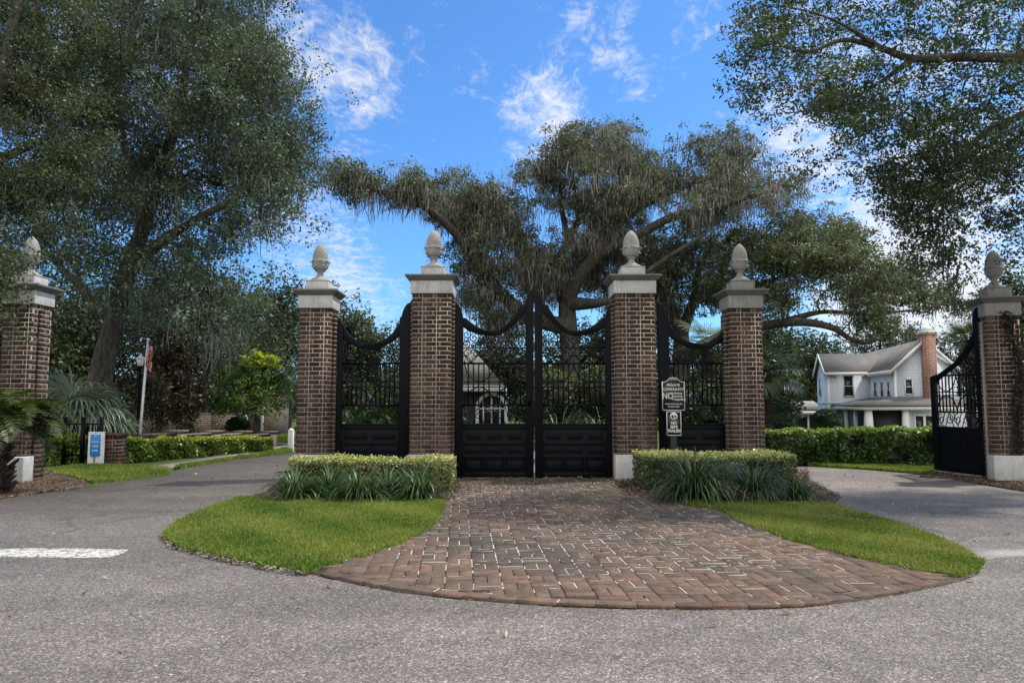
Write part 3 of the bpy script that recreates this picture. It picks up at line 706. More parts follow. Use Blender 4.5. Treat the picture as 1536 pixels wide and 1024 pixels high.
# ================================================================== IRON GATES
def P2(L, Y=GATE_Y): return [(W(a, b, Y)[0], W(a, b, Y)[2]) for a, b in L]
def spiral(cx, cz, r, turns, a0, sgn, n=26):
    t = np.linspace(0, 1, n); rr = r*(1-.82*t); a = a0+sgn*t*turns*2*math.pi
    return np.stack([cx+rr*np.cos(a), np.zeros(n), cz+rr*np.sin(a)], 1)
def arc(cx, cz, r, a0, a1, n=20):
    a = np.linspace(a0, a1, n); return np.stack([cx+r*np.cos(a), np.zeros(n), cz+r*np.sin(a)], 1)
def ironwork(root, off, x0, x1, zs, top_fn, y, seed, tr=.0088):
    """zs: sill, lower rail, thin rail pair, upper rail, hearts rail"""
    zs0, z1, zt1, zt2, z2, z3 = zs; w = x1-x0; bars = MB(off); sc = MB(off); lo_sc = MB(off)
    def add(m, P, r=tr): P = np.array(P); P[:, 1] = y; m.tube(P, r, 5)
    for z, r in ((z1, .015), (z2, .016), (zt1, .008), (zt2, .008)) + (((z3, .009),) if z3 else ()):
        bars.box(x0-.02, x1+.02, y-r*.8, y+r*.8, z-r, z+r)
    nb = 12 if w > .9 else 11
    for k in range(1, nb):
        x = x0+w*k/nb; c = abs(k-nb/2)
        if c < .9: continue
        add(bars, [(x, y, z1), (x, y, z2)], .0125)
    for cx in (x0+w*.26, x0+w*.74):
        r = w*.235; hz = (z2-zt2); lz = zt1-z1
        for sgn, zc, hh in ((-1, z2+hz*.15, hz*1.1), (1, z1-lz*.1, lz*1.08)):
            a = np.linspace(0, math.pi, 24); add(bars, np.stack([cx+r*np.cos(a)*1.02, 0*a, zc+sgn*hh*np.sin(a)], 1), .010)
    cx = (x0+x1)/2; d = w*.085
    add(bars, [(cx-d, y, z2), (cx-d, y, z2-(z2-zt2)*.72), (cx+d, y, z2-(z2-zt2)*.72), (cx+d, y, z2)], .008)
    add(bars, [(cx-d, y, z1), (cx-d*.95, y, z1+(zt1-z1)*.7), (cx+d*.95, y, z1+(zt1-z1)*.7), (cx+d, y, z1)], .008)
    add(bars, [(cx-d*.9, y, z1+(zt1-z1)*.7), (cx, y, z1+.02), (cx+d*.9, y, z1+(zt1-z1)*.7)], .008)
    for s in (-1, 1): add(bars, [(cx+s*d*2.2, y, zt2), (cx+s*d, y, z2-(z2-zt2)*.72)], .008); add(bars, [(cx+s*d*2.2, y, zt1), (cx+s*d, y, z1+(zt1-z1)*.7)], .008)
    # scrolls between sill and lower rail
    h = z1-zs0; k = max(4, int(w/.17)); 
    for i in range(k):
        cx = x0+w*(i+.5)/k; s = 1 if i % 2 else -1
        add(lo_sc, spiral(cx, zs0+h*.5, min(h*.46, w/k*.5), 1.4, math.pi/2, s)); add(lo_sc, [(cx-w/k*.5, y, zs0), (cx, y, z1-.01), (cx+w/k*.5, y, zs0)] if i % 2 else [(cx-w/k*.5, y, z1), (cx, y, zs0+.01), (cx+w/k*.5, y, z1)])
    ztop = z2
    if z3:  # heart band
        h = z3-z2; ztop = z3
        for i in range(4):
            cx = x0+w*(i+.5)/4; ww = w/8
            for s in (-1, 1):
                add(sc, spiral(cx+s*ww*.5, z2+h*.66, h*.30, 1.25, math.pi if s > 0 else 0, -s)); add(sc, [(cx, y, z2), (cx+s*ww*.55, y, z2+h*.3), (cx+s*ww*.95, y, z2+h*.72)])
                add(sc, arc(cx+s*ww, z2, h*.5, 0, math.pi, 12))
    # scrolls under the swept top rail
    n = 9 if z3 else 8
    for i in range(n):
        cx = x0+w*(i+.5)/n; tz = top_fn(cx)-.012; h = tz-ztop
        if h < .04: continue
        r = min(h*.47, w/n*.62); s = 1 if i % 2 else -1
        add(sc, spiral(cx, tz-r, r, 1.5, math.pi/2, s))
        if h > r*2.3:
            r2 = min((h-2*r)*.5, r); add(sc, spiral(cx+s*.01, ztop+r2, r2, 1.4, -math.pi/2, -s))
        if h > r*4: add(sc, spiral(cx, ztop+h*.5, r*.8, 1.3, 0, s))
    bars.build('grille', M['iron'], root); sc.build('upper_scrollwork', M['iron'], root, smooth=True); lo_sc.build('lower_scrollwork', M['iron'], root, smooth=True)
def panels(root, off, x0, x1, z0, z1, y, cols):
    mb = MB(off); mb.box(x0-.01, x1+.01, y-.012, y+.012, z0, z1); h = z1-z0; w = (x1-x0)
    for v in [k/cols for k in range(cols+1)]: xx = x0+w*v; mb.box(xx-.028, xx+.028, y-.022, y+.022, z0, z1)
    for a, b in ((.0, .10), (.36, .44), (.62, .70), (.93, 1.0)): mb.box(x0, x1, y-.0235, y+.0235, z0+h*a, z0+h*b)
    for k in range(cols):
        for a, b in ((.14, .32), (.475, .585), (.735, .895)):
            xa = x0+w*k/cols+.055; xb = x0+w*(k+1)/cols-.055; mb.box(xa, xb, y-.0195, y+.0195, z0+h*a, z0+h*b)
    return mb.build('lower_panel', M['iron'], root, bevel=.004)
def mirror(L, mx): return [(mx-a, b) for a, b in L] if mx else L
def interp_fn(P):
    P = sorted(P); xs = [p[0] for p in P]; zs = [p[1] for p in P]
    return lambda x: float(np.interp(x, xs, zs))
zb = Z(716.5, GATE_Y); zsill = Z(635, GATE_Y); zr1 = Z(607.5, GATE_Y); zt1 = Z(580, GATE_Y); zt2 = Z(573, GATE_Y); zr2 = Z(545, GATE_Y); zr3 = Z(522, GATE_Y)
def main_leaf(mx, label):
    up = [(694.5, 477), (699, 477), (705, 482.5), (715, 489.5), (727, 495), (738, 496.5), (748, 494.5), (758, 488.5), (768, 479), (776, 467), (781, 457.5), (788.5, 456.5)]
    lo = [(694.5, 491), (705, 497), (718, 502), (737, 504), (750, 502), (762, 495), (772, 486), (780, 477), (788.5, 470)]
    up = P2(mirror(up, mx)); lo = P2(mirror(lo, mx))
    s = -1 if mx else 1
    xh0, xh1 = X(*mirror([(680.8, 600)], mx)[0], GATE_Y), X(*mirror([(694.5, 600)], mx)[0], GATE_Y)
    xm0, xm1 = X(*mirror([(788.5, 600)], mx)[0], GATE_Y), X(*mirror([(800.3, 600)], mx)[0], GATE_Y)
    base = (xh0, GATE_Y, 0); root = empty('gate_leaf', base, label, 'gate', 'pair of tall black iron gate leaves'); fr = MB(base)
    hinge = P2(mirror([(683, 453.5), (687, 456), (690.5, 461), (693, 468), (694.5, 478)], mx))
    hinge = [(xh0, hinge[0][1])]+[(x, z) for x, z in hinge[1:-1]]+[(xh1, hinge[-1][1])]
    a = hinge+[(xh1, zb), (xh0, zb)]; fr.prism(a if mx else a, GATE_Y-.045, GATE_Y+.045)
    meet = P2(mirror([(788.5, 452), (791, 444), (794.5, 438), (798, 434.5), (800.3, 433.5)], mx))
    meet = [(xm0, meet[0][1])]+meet[1:-1]+[(xm1, meet[-1][1])]
    fr.prism(meet+[(xm1, zb), (xm0, zb)], GATE_Y-.045, GATE_Y+.045)
    up[0] = (xh1+s*.0015, up[0][1]); lo[0] = (xh1+s*.0015, lo[0][1]); up[-1] = (xm0-s*.0015, up[-1][1]); lo[-1] = (xm0-s*.0015, lo[-1][1])
    fr.prism(up+lo[::-1], GATE_Y-.036, GATE_Y+.036)
    fr.box(min(xh1, xm0)+.002, max(xh1, xm0)-.002, GATE_Y-.036, GATE_Y+.036, zsill-.035, zsill)
    f = fr.build('frame', M['iron'], root, bevel=.006)
    x0, x1 = sorted((xh1, xm0))
    panels(root, base, x0, x1, zb+.01, zsill-.036, GATE_Y, 3)
    ironwork(root, base, x0, x1, (zsill, zr1, zt1, zt2, zr2, zr3), interp_fn(lo), GATE_Y, 5)
    return root, xm0, xm1
g1, m0, m1 = main_leaf(0, 'left leaf of the tall black iron double gate, beside the lock')
lk = MB((m0, GATE_Y, 0)); lk.box(m0+.03, m0+.085, GATE_Y-.065, GATE_Y-.045, 1.22, 1.42); lk.tube([(m0+.058, GATE_Y-.07, 1.36), (m0+.058, GATE_Y-.10, 1.36), (m0+.02, GATE_Y-.105, 1.36)], .009, 6)
o = lk.build('handle', M['iron'], g1); o.location = (m0-g1.location.x, 0, 0)
main_leaf(1602.6, 'right leaf of the tall black iron double gate, nearest the signs')
def side_panel(mx, label, dx=0, dz=0):
    c = lambda L: P2(mirror([(420+a/3.79, 420+b/3.79) for a, b in L], mx))
    up = c([(357, 258), (375, 285), (400, 315), (440, 345), (480, 360), (520, 362), (560, 353), (600, 335), (640, 302), (662, 270), (683, 250)])
    lo = c([(357, 333), (385, 355), (440, 385), (500, 398), (550, 393), (600, 373), (645, 347), (683, 316)])
    s = -1 if mx else 1
    e = lambda q: X(*mirror([(q, 600)], mx)[0], GATE_Y)
    xa0, xa1, xb0, xb1 = e(501.5), e(513.5), e(598.5), e(615.0)
    base = (xa0, GATE_Y, 0); root = empty('gate_side_panel', base, label, 'gate panel', 'fixed iron panels flanking the double gate'); fr = MB(base)
    L_ = c([(320, 212), (332, 216), (345, 226), (352, 240), (357, 258)]); L_ = [(xa0, L_[0][1])]+L_[1:-1]+[(xa1, L_[-1][1])]
    fr.prism(L_+[(xa1, zb), (xa0, zb)], GATE_Y-.045, GATE_Y+.045)
    R_ = c([(683, 215), (692, 208), (698, 185), (708, 160), (722, 138), (736, 126)]); R_ = [(xb0, R_[0][1])]+R_[1:-1]+[(xb1, R_[-1][1])]
    fr.prism(R_+[(xb1, zb), (xb0, zb)], GATE_Y-.045, GATE_Y+.045)
    up[0] = (xa1+s*.0015, up[0][1]); lo[0] = (xa1+s*.0015, lo[0][1]); up[-1] = (xb0-s*.0015, up[-1][1]); lo[-1] = (xb0-s*.0015, lo[-1][1])
    fr.prism(up+lo[::-1], GATE_Y-.036, GATE_Y+.036)
    x0, x1 = sorted((xa1, xb0)); fr.box(x0+.002, x1-.002, GATE_Y-.036, GATE_Y+.036, zsill-.035, zsill)
    fr.build('frame', M['iron'], root, bevel=.006)
    panels(root, base, x0, x1, zb+.01, zsill-.036, GATE_Y, 2)
    ironwork(root, base, x0, x1, (zsill, zr1, zt1, zt2, zr2, None), interp_fn(lo), GATE_Y, 6)
side_panel(0, 'fixed black iron panel left of the double gate')
side_panel(1603, 'fixed black iron panel behind the private community signs')
# the open gate on the far right pier
def open_gate():
    hx, hy = X(1479, 600, 12.3), 12.35; fx_, fy_ = X(1401, 640, 13.5), 13.5
    Lg = math.hypot(fx_-hx, fy_-hy); ang = math.atan2(fy_-hy, fx_-hx)
    root = empty('open_gate', (hx, hy, 0), 'open black iron gate leaf swung back from the far right pier', 'gate', rz=ang)
    def zz(px, py):   # point on the leaf plane under this pixel
        u, h, w = ray(px, py); # solve hx+s*c = u*t ; hy+s*s_ = h*t
        c, s_ = math.cos(ang), math.sin(ang); t = (hx*s_-hy*c)/(u*s_-h*c); s = (u*t-hx)/c
        return (s, EYE+w*t)
    up = [zz(*p) for p in ((1470, 460), (1467, 478), (1462, 497), (1454, 514), (1444, 530), (1432, 544), (1416, 556), (1398, 565))]
    lo = [zz(*p) for p in ((1468, 500), (1462, 516), (1450, 532), (1436, 548), (1420, 560), (1406, 569))]
    s1 = Lg; fr = MB(); z0 = .06
    hz = up[0][1]
    fr.prism([(0, z0), (.11, z0), (.11, hz-.12), (.07, hz-.02), (0, hz)], -.04, .04)
    fr.prism([(s1-.09, z0), (s1, z0), (s1, up[-1][1]), (s1-.09, up[-1][1]+.02)], -.04, .04)
    U = [(max(.112, min(a, s1-.092)), b) for a, b in up[1:]]; Lw = [(max(.112, min(a, s1-.092)), b) for a, b in lo]
    U[0] = (.112, U[0][1]); Lw[0] = (.112, Lw[0][1]); Lw[-1] = (s1-.092, U[-1][1]-.10); U[-1] = (s1-.092, U[-1][1])
    fr.prism(U+Lw[::-1], -.032, .032)
    zsl = zz(1440, 640)[1]; fr.box(.113, s1-.093, -.032, .032, zsl-.05, zsl); fr.box(.113, s1-.093, -.032, .032, z0, z0+.16)
    for z in (1.1, .5, 2.1): fr.box(-.05, .03, -.06, -.041, z, z+.09)
    fr.build('frame', M['iron'], root, bevel=.005)
    panels(root, (0, 0, 0), .11, s1-.09, z0+.161, zsl-.051, 0, 4)
    f = interp_fn(Lw); zl = zz(1440, 618)[1]; zu = zz(1440, 562)[1]
    ironwork(root, (0, 0, 0), .11, s1-.09, (zsl, zl, (zl+zu)/2-.03, (zl+zu)/2+.03, zu, None), f, 0, 8)
open_gate()
# security spike on the second pier
mb = MB(); xs = X(677, 440, 12.4); mb.tube([(xs, 12.40, zb_in-.09), (xs, 12.40, zb_in+.10)], .008, 6); mb.box(xs-.025, xs+.025, 12.385, 12.42, zb_in-.09, zb_in-.06)
tag(mb.build('aerial_rod', M['iron']), 'thin upright metal rod on the shoulder of the pier left of the double gate', 'rod')

# ================================================================== SIGNS
def text(s, x, z, size, root, mat, y=0, bold=0.0, align='CENTER', ex=.002, sx=1.0, rz=0.0):
    cu = bpy.data.curves.new('lettering', 'FONT'); cu.body = s; cu.size = size; cu.align_x = align; cu.align_y = 'CENTER'; cu.extrude = ex; cu.offset = bold
    tmp = bpy.data.objects.new('lettering', cu); me = bpy.data.meshes.new_from_object(tmp); bpy.data.objects.remove(tmp); bpy.data.curves.remove(cu)
    me.name = 'lettering'; me.materials.clear(); me.materials.append(mat); o = bpy.data.objects.new('lettering', me); o.location = (x, y, z); o.rotation_euler = (R(90), 0, 0); o.scale = (sx, 1, 1)
    return link(o, root)
def border(mb, P, t, y0, y1):
    n = len(P)
    for i in range(n):
        a = np.array(P[i]); b = np.array(P[(i+1) % n]); d = b-a; d = d/np.linalg.norm(d); nn = np.array([-d[1], d[0]])*t
        mb.prism([tuple(a), tuple(b), tuple(b+nn), tuple(a+nn)], y0+.0003*(i % 3), y1)
def signs():
    Y = 11.95; cx = X(1010, 600, Y); root = empty('notice_sign', (cx, Y, 0), 'two white-bordered black notice boards on one dark green post reading private community', 'sign')
    mb = MB(); mb.box(-.05, .05, .012, .09, 0, Z(575, Y)); mb.build('post', M['post_green'], root, bevel=.006)
    zt, zs, zbm = Z(573, Y), Z(572.5, Y), Z(615.5, Y); hw = (X(1027, 600, Y)-X(993, 600, Y))/2
    top = Z(566, Y)
    P = [(-hw, zbm+.02), (-hw+.02, zbm), (hw-.02, zbm), (hw, zbm+.02), (hw, zs), (hw*.68, zs+.004), (hw*.5, zs+.03), (hw*.27, top-.004), (0, top), (-hw*.27, top-.004), (-hw*.5, zs+.03), (-hw*.68, zs+.004), (-hw, zs)]
    mb = MB(); mb.prism(P, -.012, .010); pb = mb.build('sign_board', M['signblack'], root); pb['label'] = 'upper board with arched top reading private community'
    mb = MB(); border(mb, P, .011, -.0165, -.0125); mb.build('border', M['signwhite'], pb)
    H = zs-zbm; w = M['signwhite']
    text('PRIVATE', 0, zbm+H*.88, .056, pb, w, -.014, .0012); text('COMMUNITY', 0, zbm+H*.735, .056, pb, w, -.014, .0012)
    text('NO', -hw*.50, zbm+H*.50, .135, pb, w, -.014, .001, sx=.80)
    for k, s in enumerate(('Soliciting', 'Loitering', 'Trespassing')): text(s, -hw*.14, zbm+H*(.60-.105*k), .046, pb, w, -.014, .0006, 'LEFT')
    text('VIOLATORS WILL BE', 0, zbm+H*.225, .030, pb, w, -.014, .0003); text('PROSECUTED', 0, zbm+H*.13, .030, pb, w, -.014, .0003)
    mb = MB(); mb.tube([(-.05, -.015, top-.045), (-.02, -.015, top-.03), (0, -.015, top-.038), (.02, -.015, top-.03), (.05, -.015, top-.045)], .005, 5); mb.build('emblem', M['signwhite'], pb)
    z1, z0 = Z(616.8, Y), Z(653, Y); h2 = (X(1022, 640, Y)-X(1000, 640, Y))/2
    Q = [(-h2, z0), (h2, z0), (h2, z1), (-h2, z1)]
    mb = MB(); mb.prism(Q, -.012, .010); pb = mb.build('sign_board', M['signblack'], root); pb['label'] = 'lower board with crossed-out lorry reading no semi trailers'
    mb = MB(); border(mb, Q, .011, -.0165, -.0125); mb.build('border', M['signwhite'], pb)
    H = z1-z0; cz = z0+H*.80; r = h2*.52
    mb = MB(); a = np.linspace(0, 2*math.pi, 33); mb.prism([(r*math.cos(q), cz+r*math.sin(q)) for q in a[:-1]], -.0145, -.0125)
    mb.build('pictogram', M['signwhite'], pb)
    mb = MB(); 
    mb.prism([(-r*.62, cz-r*.18), (r*.2, cz-r*.18), (r*.2, cz+r*.34), (-r*.62, cz+r*.34)], -.0165, -.0148); mb.prism([(r*.26, cz-r*.18), (r*.62, cz-r*.18), (r*.62, cz+.02*r), (r*.48, cz+r*.2), (r*.26, cz+r*.2)], -.0165, -.0148)
    for q in (-.42, -.2, .42): mb.prism([(r*q+.13*r*math.cos(t), cz-r*.27+.13*r*math.sin(t)) for t in np.linspace(0, 2*math.pi, 11)[:-1]], -.0168, -.0148)
    mb.build('pictogram', M['signblack'], pb)
    mb = MB(); mb.prism([(-r*.72, cz+r*.62), (-r*.62, cz+r*.72), (r*.72, cz-r*.62), (r*.62, cz-r*.72)], -.0185, -.017); mb.build('pictogram', M['signwhite'], pb)
    for k, s in enumerate(('NO', 'SEMI', 'TRAILERS')): text(s, 0, z0+H*(.52-.165*k), .066, pb, w, -.014, .002, sx=.78 if k == 2 else .9)
signs()
def blue_sign():
    Y = 13.6; c = G(143, 699); cx, Y = c; root = empty('visitor_sign', (cx, Y, 0), 'small blue sign with white lettering between two square white posts', 'sign', rz=R(-6))
    zt = Z(648, Y, 143); s = 22/1110*Y
    for xa_, xb_ in ((-.145, -.025), (.022, .135)):
        mb = MB(); mb.box(xa_, xb_, -.05, .07, -.03, zt-.015); mb.box(xa_-.006, xb_+.006, -.056, .076, zt-.015, zt+.005); mb.build('post', M['white'], root, bevel=.008)
    mb = MB(); z0, z1 = Z(683.5, Y, 143), Z(651, Y, 143); mb.box(-.075, .126, -.085, -.052, z0, z1); b = mb.build('sign_board', M['blue'], root, bevel=.004)
    H = z1-z0; 
    mb = MB(); mb.prism([(.035, z1-.02), (.058, z1-.05), (.048, z1-.05), (.048, z1-.07), (.022, z1-.07), (.022, z1-.05), (.012, z1-.05)], -.0885, -.0865); mb.build('logo', M['signwhite'], b)
    for k, (t, q) in enumerate((('COMMUNITY', .026), ('ACCESS', .036), ('CENTER', .036))): text(t, .035, z0+H*(.66-.2*k), q, b, M['signwhite'], -.087, .002)
blue_sign()

# ================================================================== HEDGES AND SHRUBS
def hedge(name, label, path, z0, z1, depth, n, size, cols, seed, top_bias=None, group=None, asp=.6, cat='hedge', lump=.05, mat='gloss', core=True, taper=1.0):
    """clipped hedge that follows a ground path; path = front edge, body goes back by depth (towards +normal)"""
    rng = np.random.default_rng(seed); P = np.array(path, float); c0 = P.mean(0); base = (c0[0], c0[1], 0)
    seg = np.linalg.norm(np.diff(P, axis=0), axis=1); cum = np.concatenate([[0], np.cumsum(seg)]); Lh = cum[-1]
    def at(s):
        x = np.interp(s, cum, P[:, 0]); y = np.interp(s, cum, P[:, 1]); return x, y
    d = P[-1]-P[0]; d = d/np.linalg.norm(d); nrm = np.array([-d[1], d[0]])
    area = np.array([Lh*(z1-z0), Lh*depth, depth*(z1-z0), depth*(z1-z0), Lh*(z1-z0)*.5]); pr = area/area.sum()
    f = rng.choice(5, n, p=pr); s = rng.uniform(0, Lh, n); dd = rng.uniform(0, depth, n); z = rng.uniform(z0, z1, n)
    inn = np.abs(rng.normal(size=n))*.05
    dd = np.where(f == 0, inn, dd); z = np.where(f == 1, z1-inn, z); s = np.where(f == 2, inn, s); s = np.where(f == 3, Lh-inn, s); dd = np.where(f == 4, depth-inn, dd)
    # rounded shoulders and lumps
    e = np.clip((z-(z1-.12))/.12, 0, 1); dd = np.where(f == 0, dd+e*e*.06, dd)
    lum = lump*(np.sin(s*4.1+seed)*np.sin(z*7+s)+.7*np.sin(s*9.3+z*5)); x, y = at(s)
    dd2 = dd-np.where(f == 0, lum+rng.normal(size=n)*.012, 0); z2 = z+np.where(f == 1, lum*.5+rng.normal(size=n)*.014, 0)+np.where((f == 0) & (e > .5), -.02, 0)
    tz = 1+(taper-1)*np.clip(s/Lh, 0, 1); C = np.stack([x+nrm[0]*dd2, y+nrm[1]*dd2, z2*tz], 1)
    rt = np.clip((z2-z0)/(z1-z0), 0, 1)[:, None]; k = np.clip(rng.uniform(0, 1, (n, 1))*.7+.3*(np.sin(s*5)*np.cos(z*9))[:, None], 0, 1)
    c = np.array(cols[0])*(1-k)+np.array(cols[1])*k
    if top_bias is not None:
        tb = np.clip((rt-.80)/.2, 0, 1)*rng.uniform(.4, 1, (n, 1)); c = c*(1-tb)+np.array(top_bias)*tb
    c = c*rng.uniform(.65, 1.35, (n, 1)); mb = MB(base); leaf_quads(mb, C, size, asp, c, rng, .35)
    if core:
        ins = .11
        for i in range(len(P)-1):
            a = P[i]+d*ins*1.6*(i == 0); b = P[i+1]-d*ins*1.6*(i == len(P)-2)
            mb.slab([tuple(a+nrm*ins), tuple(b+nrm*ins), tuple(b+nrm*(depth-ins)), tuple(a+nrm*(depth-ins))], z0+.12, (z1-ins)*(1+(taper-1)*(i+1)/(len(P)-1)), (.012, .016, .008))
        for q in np.linspace(.15, Lh-.15, max(3, int(Lh/.35))):
            x, y = at(q); r0 = rng.uniform(.25, .6)*depth
            for m in range(3): mb.tube([(x+nrm[0]*r0+rng.normal()*.03, y+nrm[1]*r0, -.05), (x+nrm[0]*r0+rng.normal()*.08, y+nrm[1]*r0+rng.normal()*.05, z0+.25)], .012, 4, (.06, .05, .04))
    o = mb.build(name, M[mat]); return tag(o, label, cat, group)
def strap_clump(name, label, x, y, n, length, seed, w=.011, cols=((.03, .06, .022), (.06, .10, .04)), group=None, cat='plant', z0=.02, spread=1.0, dead=.05, mat='gloss'):
    rng = np.random.default_rng(seed); base = (x, y, z0); mb = MB(base)
    a = rng.uniform(0, 2*math.pi, n); el = np.clip(rng.normal(56, 22, n), 8, 89)*math.pi/180; L = length*rng.uniform(.5, 1.15, n)
    h = np.stack([np.cos(a), np.sin(a), 0*a], 1); sd = np.stack([-np.sin(a), np.cos(a), 0*a], 1); K = 6; rows = []
    b0 = np.array(base)+h*rng.uniform(0, .12*spread, (n, 1))
    pos = b0.copy(); ang = el.copy(); drop = rng.uniform(.26, .60, n)
    for k in range(K+1):
        t = k/K; ww = (w*rng.uniform(.8, 1.2, n)*(1-.9*t**2.2))[:, None]; rows += [pos-sd*ww*.5, pos+sd*ww*.5]
        pos = pos+(h*np.cos(ang)[:, None]*spread+np.array([0, 0, 1.])*np.sin(ang)[:, None])*(L/K)[:, None]; ang = ang-drop*(.4+t*1.2)
        pos[:, 2] = np.maximum(pos[:, 2], z0+.015)
    V = np.stack(rows, 1).reshape(-1, 3); m = 2*(K+1); b = np.arange(n)[:, None]*m
    Fq = np.concatenate([b+np.array([[2*k, 2*k+1, 2*k+3, 2*k+2]]) for k in range(K)], 0)
    kk = rng.uniform(0, 1, (n, 1)); c = (np.array(cols[0])*(1-kk)+np.array(cols[1])*kk)*rng.uniform(.7, 1.3, (n, 1)); dm = rng.uniform(size=n) < dead; c[dm] = (.22, .19, .10)
    mb.addq(V, Fq, np.concatenate([c]*K, 0)); o = mb.build(name, M[mat]); return tag(o, label, cat, group)
yel = (.50, .52, .20)
# the two clipped variegated beds in front of the piers
yl = G(500, 741)[1]
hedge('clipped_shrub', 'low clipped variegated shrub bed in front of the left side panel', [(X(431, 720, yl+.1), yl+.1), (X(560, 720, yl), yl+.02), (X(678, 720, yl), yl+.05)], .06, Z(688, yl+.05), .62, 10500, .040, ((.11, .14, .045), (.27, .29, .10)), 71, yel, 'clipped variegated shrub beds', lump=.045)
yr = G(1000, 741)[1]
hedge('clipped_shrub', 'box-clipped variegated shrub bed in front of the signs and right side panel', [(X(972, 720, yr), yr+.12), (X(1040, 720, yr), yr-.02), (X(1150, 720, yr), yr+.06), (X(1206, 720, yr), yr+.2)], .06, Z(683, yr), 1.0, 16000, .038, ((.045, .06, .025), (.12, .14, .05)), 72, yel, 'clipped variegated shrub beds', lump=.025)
for k, (px, py, n, ln) in enumerate([(443, 752, 400, .60), (493, 748, 330, .56), (538, 753, 400, .58), (582, 748, 320, .54), (628, 751, 400, .60)]):
    x, y = G(px, py); strap_clump('liriope', ['leftmost dark strappy grass clump before the left shrub bed', 'strappy clump tucked in second from the left of the left bed', 'middle strappy clump of the left bed, standing forward', 'small strappy clump set back, fourth in the left bed', 'rightmost strappy clump of the left bed with arching leaves'][k], x, y, n, ln, 80+k, group='strappy clumps before the shrub beds', cols=((.014, .042, .012), (.085, .15, .055)), w=.018, mat='gloss')
for k, (px, py, n, ln) in enumerate([(1042, 753, 620, .86), (1132, 752, 480, .74), (1194, 753, 260, .50)]):
    x, y = G(px, py); strap_clump('liriope', ['largest strappy clump, left in front of the right shrub bed', 'middle strappy clump in front of the right shrub bed', 'smallest strappy clump at the right end of the right shrub bed'][k], x, y, n, ln, 90+k, group='strappy clumps before the shrub beds', cols=((.014, .042, .012), (.085, .15, .055)), w=.018, mat='gloss')
lime = (.42, .48, .07)
# left hedges and right hedge
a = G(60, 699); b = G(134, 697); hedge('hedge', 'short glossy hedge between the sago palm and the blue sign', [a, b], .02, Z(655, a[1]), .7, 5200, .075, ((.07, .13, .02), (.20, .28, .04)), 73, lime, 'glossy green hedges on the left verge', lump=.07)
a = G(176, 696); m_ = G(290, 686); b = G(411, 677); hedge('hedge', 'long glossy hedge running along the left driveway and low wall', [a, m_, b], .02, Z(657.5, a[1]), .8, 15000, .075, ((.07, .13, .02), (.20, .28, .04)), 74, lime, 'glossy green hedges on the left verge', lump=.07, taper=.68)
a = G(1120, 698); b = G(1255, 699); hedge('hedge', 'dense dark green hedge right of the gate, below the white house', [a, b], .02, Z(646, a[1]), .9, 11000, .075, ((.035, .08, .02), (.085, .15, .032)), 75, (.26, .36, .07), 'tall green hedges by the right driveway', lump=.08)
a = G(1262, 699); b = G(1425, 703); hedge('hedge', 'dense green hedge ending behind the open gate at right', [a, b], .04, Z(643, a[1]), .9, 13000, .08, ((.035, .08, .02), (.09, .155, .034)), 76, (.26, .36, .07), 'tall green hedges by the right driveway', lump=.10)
def bush(name, label, c, r, n, size, cols, seed, cat='shrub', group=None, leafmat='leaf', shell=.75, lump=.10, up=.4):
    rng = np.random.default_rng(seed); v = unit(rng.normal(size=(n, 3))); v[:, 2] = np.where(v[:, 2] < -.5, -v[:, 2], v[:, 2])
    q = rng.uniform(shell**3, 1, (n, 1))**(1/3)*(1+lump*(np.sin(v[:, :1]*9+seed)*np.sin(v[:, 1:2]*8)+np.sin(v[:, 2:]*10+v[:, :1]*5)*.7))
    C = np.array(c)+v*q*np.array(r); keep = C[:, 2] > c[2]-r[2]*.95; C = C[keep]; base = (c[0], c[1], c[2]-r[2])
    mb = MB(base); k = rng.uniform(0, 1, (len(C), 1)); col = (np.array(cols[0])*(1-k)+np.array(cols[1])*k)*rng.uniform(.6, 1.35, (len(C), 1)); leaf_quads(mb, C, size, .5, col, rng, up)
    mb.lathe([(.02, -.85*r[2])]+[(.70*r[0]*math.sin(t), -.70*r[2]*math.cos(t)) for t in np.linspace(.35, 2.8, 9)]+[(.01, .72*r[2])], 14, c, (.012, .018, .009))
    mb.tube([(c[0], c[1], base[2]-.3), (c[0], c[1], c[2])], .04, 6, (.05, .04, .03))
    return tag(mb.build(name, M[leafmat]), label, cat, group)
